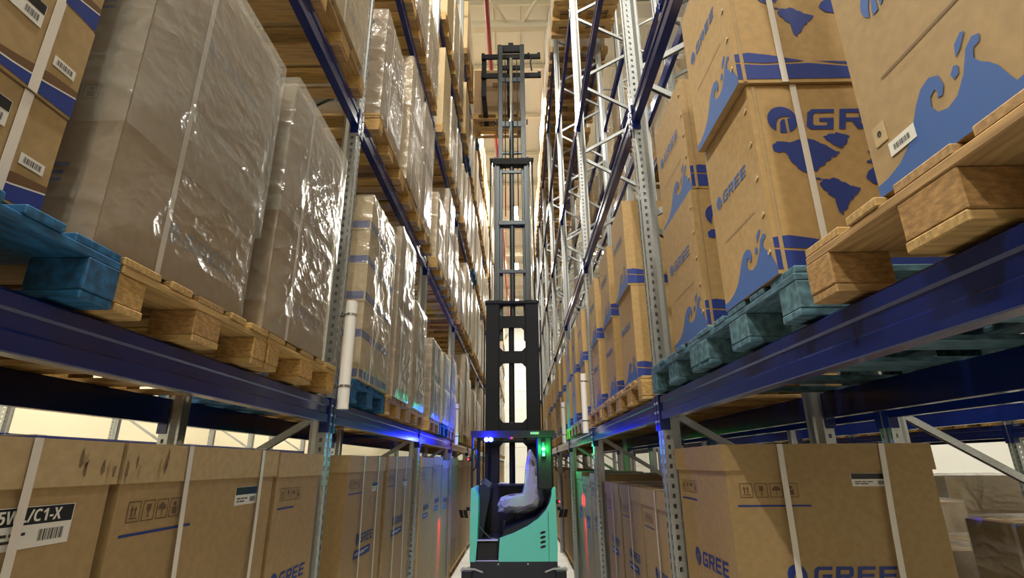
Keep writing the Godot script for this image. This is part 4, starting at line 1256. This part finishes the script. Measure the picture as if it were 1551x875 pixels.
	s.prism(poly([-0.46, 7.70, 0.46, 7.70, 0.40, 7.62, 0.34, 7.56, -0.34, 7.56, -0.40, 7.62]), mz - 0.12, mz + 0.06)
	part(mm, "head_plate", s.mesh(), mats.mast_black)
	s = Shape.new()
	for x in [-0.44, 0.43]:
		s = Shape.new()
		s.tube([V(x, 2.0, mz + 0.02), V(x, 7.6, mz + 0.02)], 0.013, 8)
		part(mm, "hose", s.mesh(), mats.rubber)
	for x in [-0.40, 0.39]:
		s = Shape.new()
		s.tube([V(x, 4.6, mz + 0.03), V(x, 7.6, mz + 0.03)], 0.018, 10)
		part(mm, "chrome_rod", s.mesh(), mats.chrome)
	# inner mast
	s = Shape.new()
	for sg in [-1.0, 1.0]:
		s.box(V(0.245 * sg + 0.01, 7.3, mz - 0.10), V(0.10, 6.9, 0.10), 0.008)
	for q in [[8.62, 0.14], [9.78, 0.12], [7.9, 0.06], [6.2, 0.08]]:
		s.box(V(0.01, q[0], mz - 0.07), V(0.50, q[1], 0.05), 0.008)
	var im := part(t, "inner_mast", s.mesh(), mats.mast_steel)
	s = Shape.new(); s.tube([V(0, 4.3, mz - 0.05), V(0, 8.66, mz - 0.05)], 0.05, 16)
	part(im, "lift_cylinder", s.mesh(), mats.mast_steel)
	s = Shape.new(); s.tube([V(0, 8.6, mz - 0.05), V(0, 10.35, mz - 0.05)], 0.042, 16)
	part(im, "piston_rod", s.mesh(), mats.chrome)
	for sg in [-1.0, 1.0]:
		s = Shape.new()
		s.tube([V(0.32 * sg, 8.62, mz + 0.0), V(0.35 * sg, 8.62, mz + 0.0)], 0.06, 14)
		part(im, "roller", s.mesh(), mats.truck_black)
		s = Shape.new()
		s.tube([V(0.13 * sg, 6.4, mz - 0.03), V(0.13 * sg, 10.3, mz - 0.03)], 0.010, 8)
		part(im, "lift_chain", s.mesh(), mats.rubber)
	# fork carriage near the top of the mast
	s = Shape.new()
	for y in [10.56, 10.03]:
		s.box(V(0.0, y, mz - 0.22), V(1.36, 0.13, 0.05), 0.008)
		for x in [-0.64, 0.64]: s.box(V(x, y, mz - 0.20), V(0.07, 0.15, 0.07), 0.008)
	for x in [-0.26, 0.26]: s.box(V(x, 10.35, mz - 0.16), V(0.09, 0.95, 0.10), 0.01)
	s.box(V(0, 10.72, mz - 0.16), V(0.50, 0.20, 0.08), 0.015)
	s.box(V(0, 10.84, mz - 0.16), V(0.12, 0.10, 0.08), 0.015)
	s.box(V(0, 10.16, mz - 0.12), V(0.50, 0.12, 0.06), 0.015)
	var ca := part(t, "fork_carriage", s.mesh(), mats.mast_black)
	s = Shape.new()
	s.tube([V(0.40, 10.6, mz - 0.15), V(0.47, 10.45, mz - 0.12), V(0.44, 10.3, mz - 0.12), V(0.47, 10.1, mz - 0.15)], 0.018, 8)
	part(ca, "hose", s.mesh(), mats.rubber)
	for x in [-0.62, -0.04]:
		s = Shape.new()
		s.box(V(x, 10.05, mz - 0.27), V(0.11, 1.1, 0.045), 0.006)
		s.box(V(x, 9.545, mz - 0.83), V(0.11, 0.04, 1.15), 0.006)
		part(ca, "fork", s.mesh(), mats.mast_black)
	# the pallet it lifts, and the carton on it
	var p := pallet(-0.42, 9.455, 11.0, "b", "brown wooden pallet raised on the forks of the truck", true, PI / 2 if false else 0.0)
	p.remove_meta("group")
	var cz := V(1.12, 1.28, 0.76)
	var box := thing("carton", "large brown carton on the pallet raised by the truck", "carton", at(-0.44, 9.606, -11.0))
	part(box, "box_body", carton_mesh(cz, 9), mats.kraft_dull)
	ink(box, "brand_print", "unit_rect", "ink_brown", face("end", cz), 0.45, 0.75, 0.14, 0.16)

func small_things() -> void:
	# white plastic tubes clamped to two uprights
	for q in [[-0.99, 3.0, 1.94, 2.57, "white plastic tube clamped to the first left upright"], [0.715, 5.8, 1.95, 2.58, "white plastic tube clamped to the second right upright"], [0.715, 8.6, 1.95, 2.58, "white plastic tube clamped to the third right upright"], [-0.99, 8.6, 1.94, 2.57, "white plastic tube clamped to the third left upright"]]:
		var t := thing("white_tube", q[4], "tube", at(q[0], q[2], -q[1]), "white tubes on the uprights")
		var s := Shape.new()
		var h: float = q[3] - q[2]
		var ring := []
		s.tube([V(0, 0, 0), V(0, h, 0)], 0.033, 24)
		part(t, "tube_body", s.mesh(), mats.white_plastic)
		for y in [0.12, h - 0.09]:
			s = Shape.new()
			s.tube([V(0, y, 0), V(0, y + 0.014, 0)], 0.0345, 24)
			var sx := -1.0 if q[0] < 0 else 1.0
			s.box(V(sx * 0.045, y + 0.007, -0.02), V(0.05, 0.012, 0.012))
			s.tube([V(sx * 0.036, y + 0.007, 0.02), V(sx * 0.036, y + 0.007, 0.045)], 0.008, 8)
			part(t, "clamp", s.mesh(), mats.clamp_steel)
	# fire main under the roof
	var s := Shape.new()
	s.tube([V(0, 0, 8.5), V(0, 0, -42.0)], 0.06, 14)
	single("sprinkler_pipe", s.mesh(), mats.pipe_red, "dark red sprinkler pipe running under the roof above the truck", "pipe", at(-0.67, 12.2, 0))
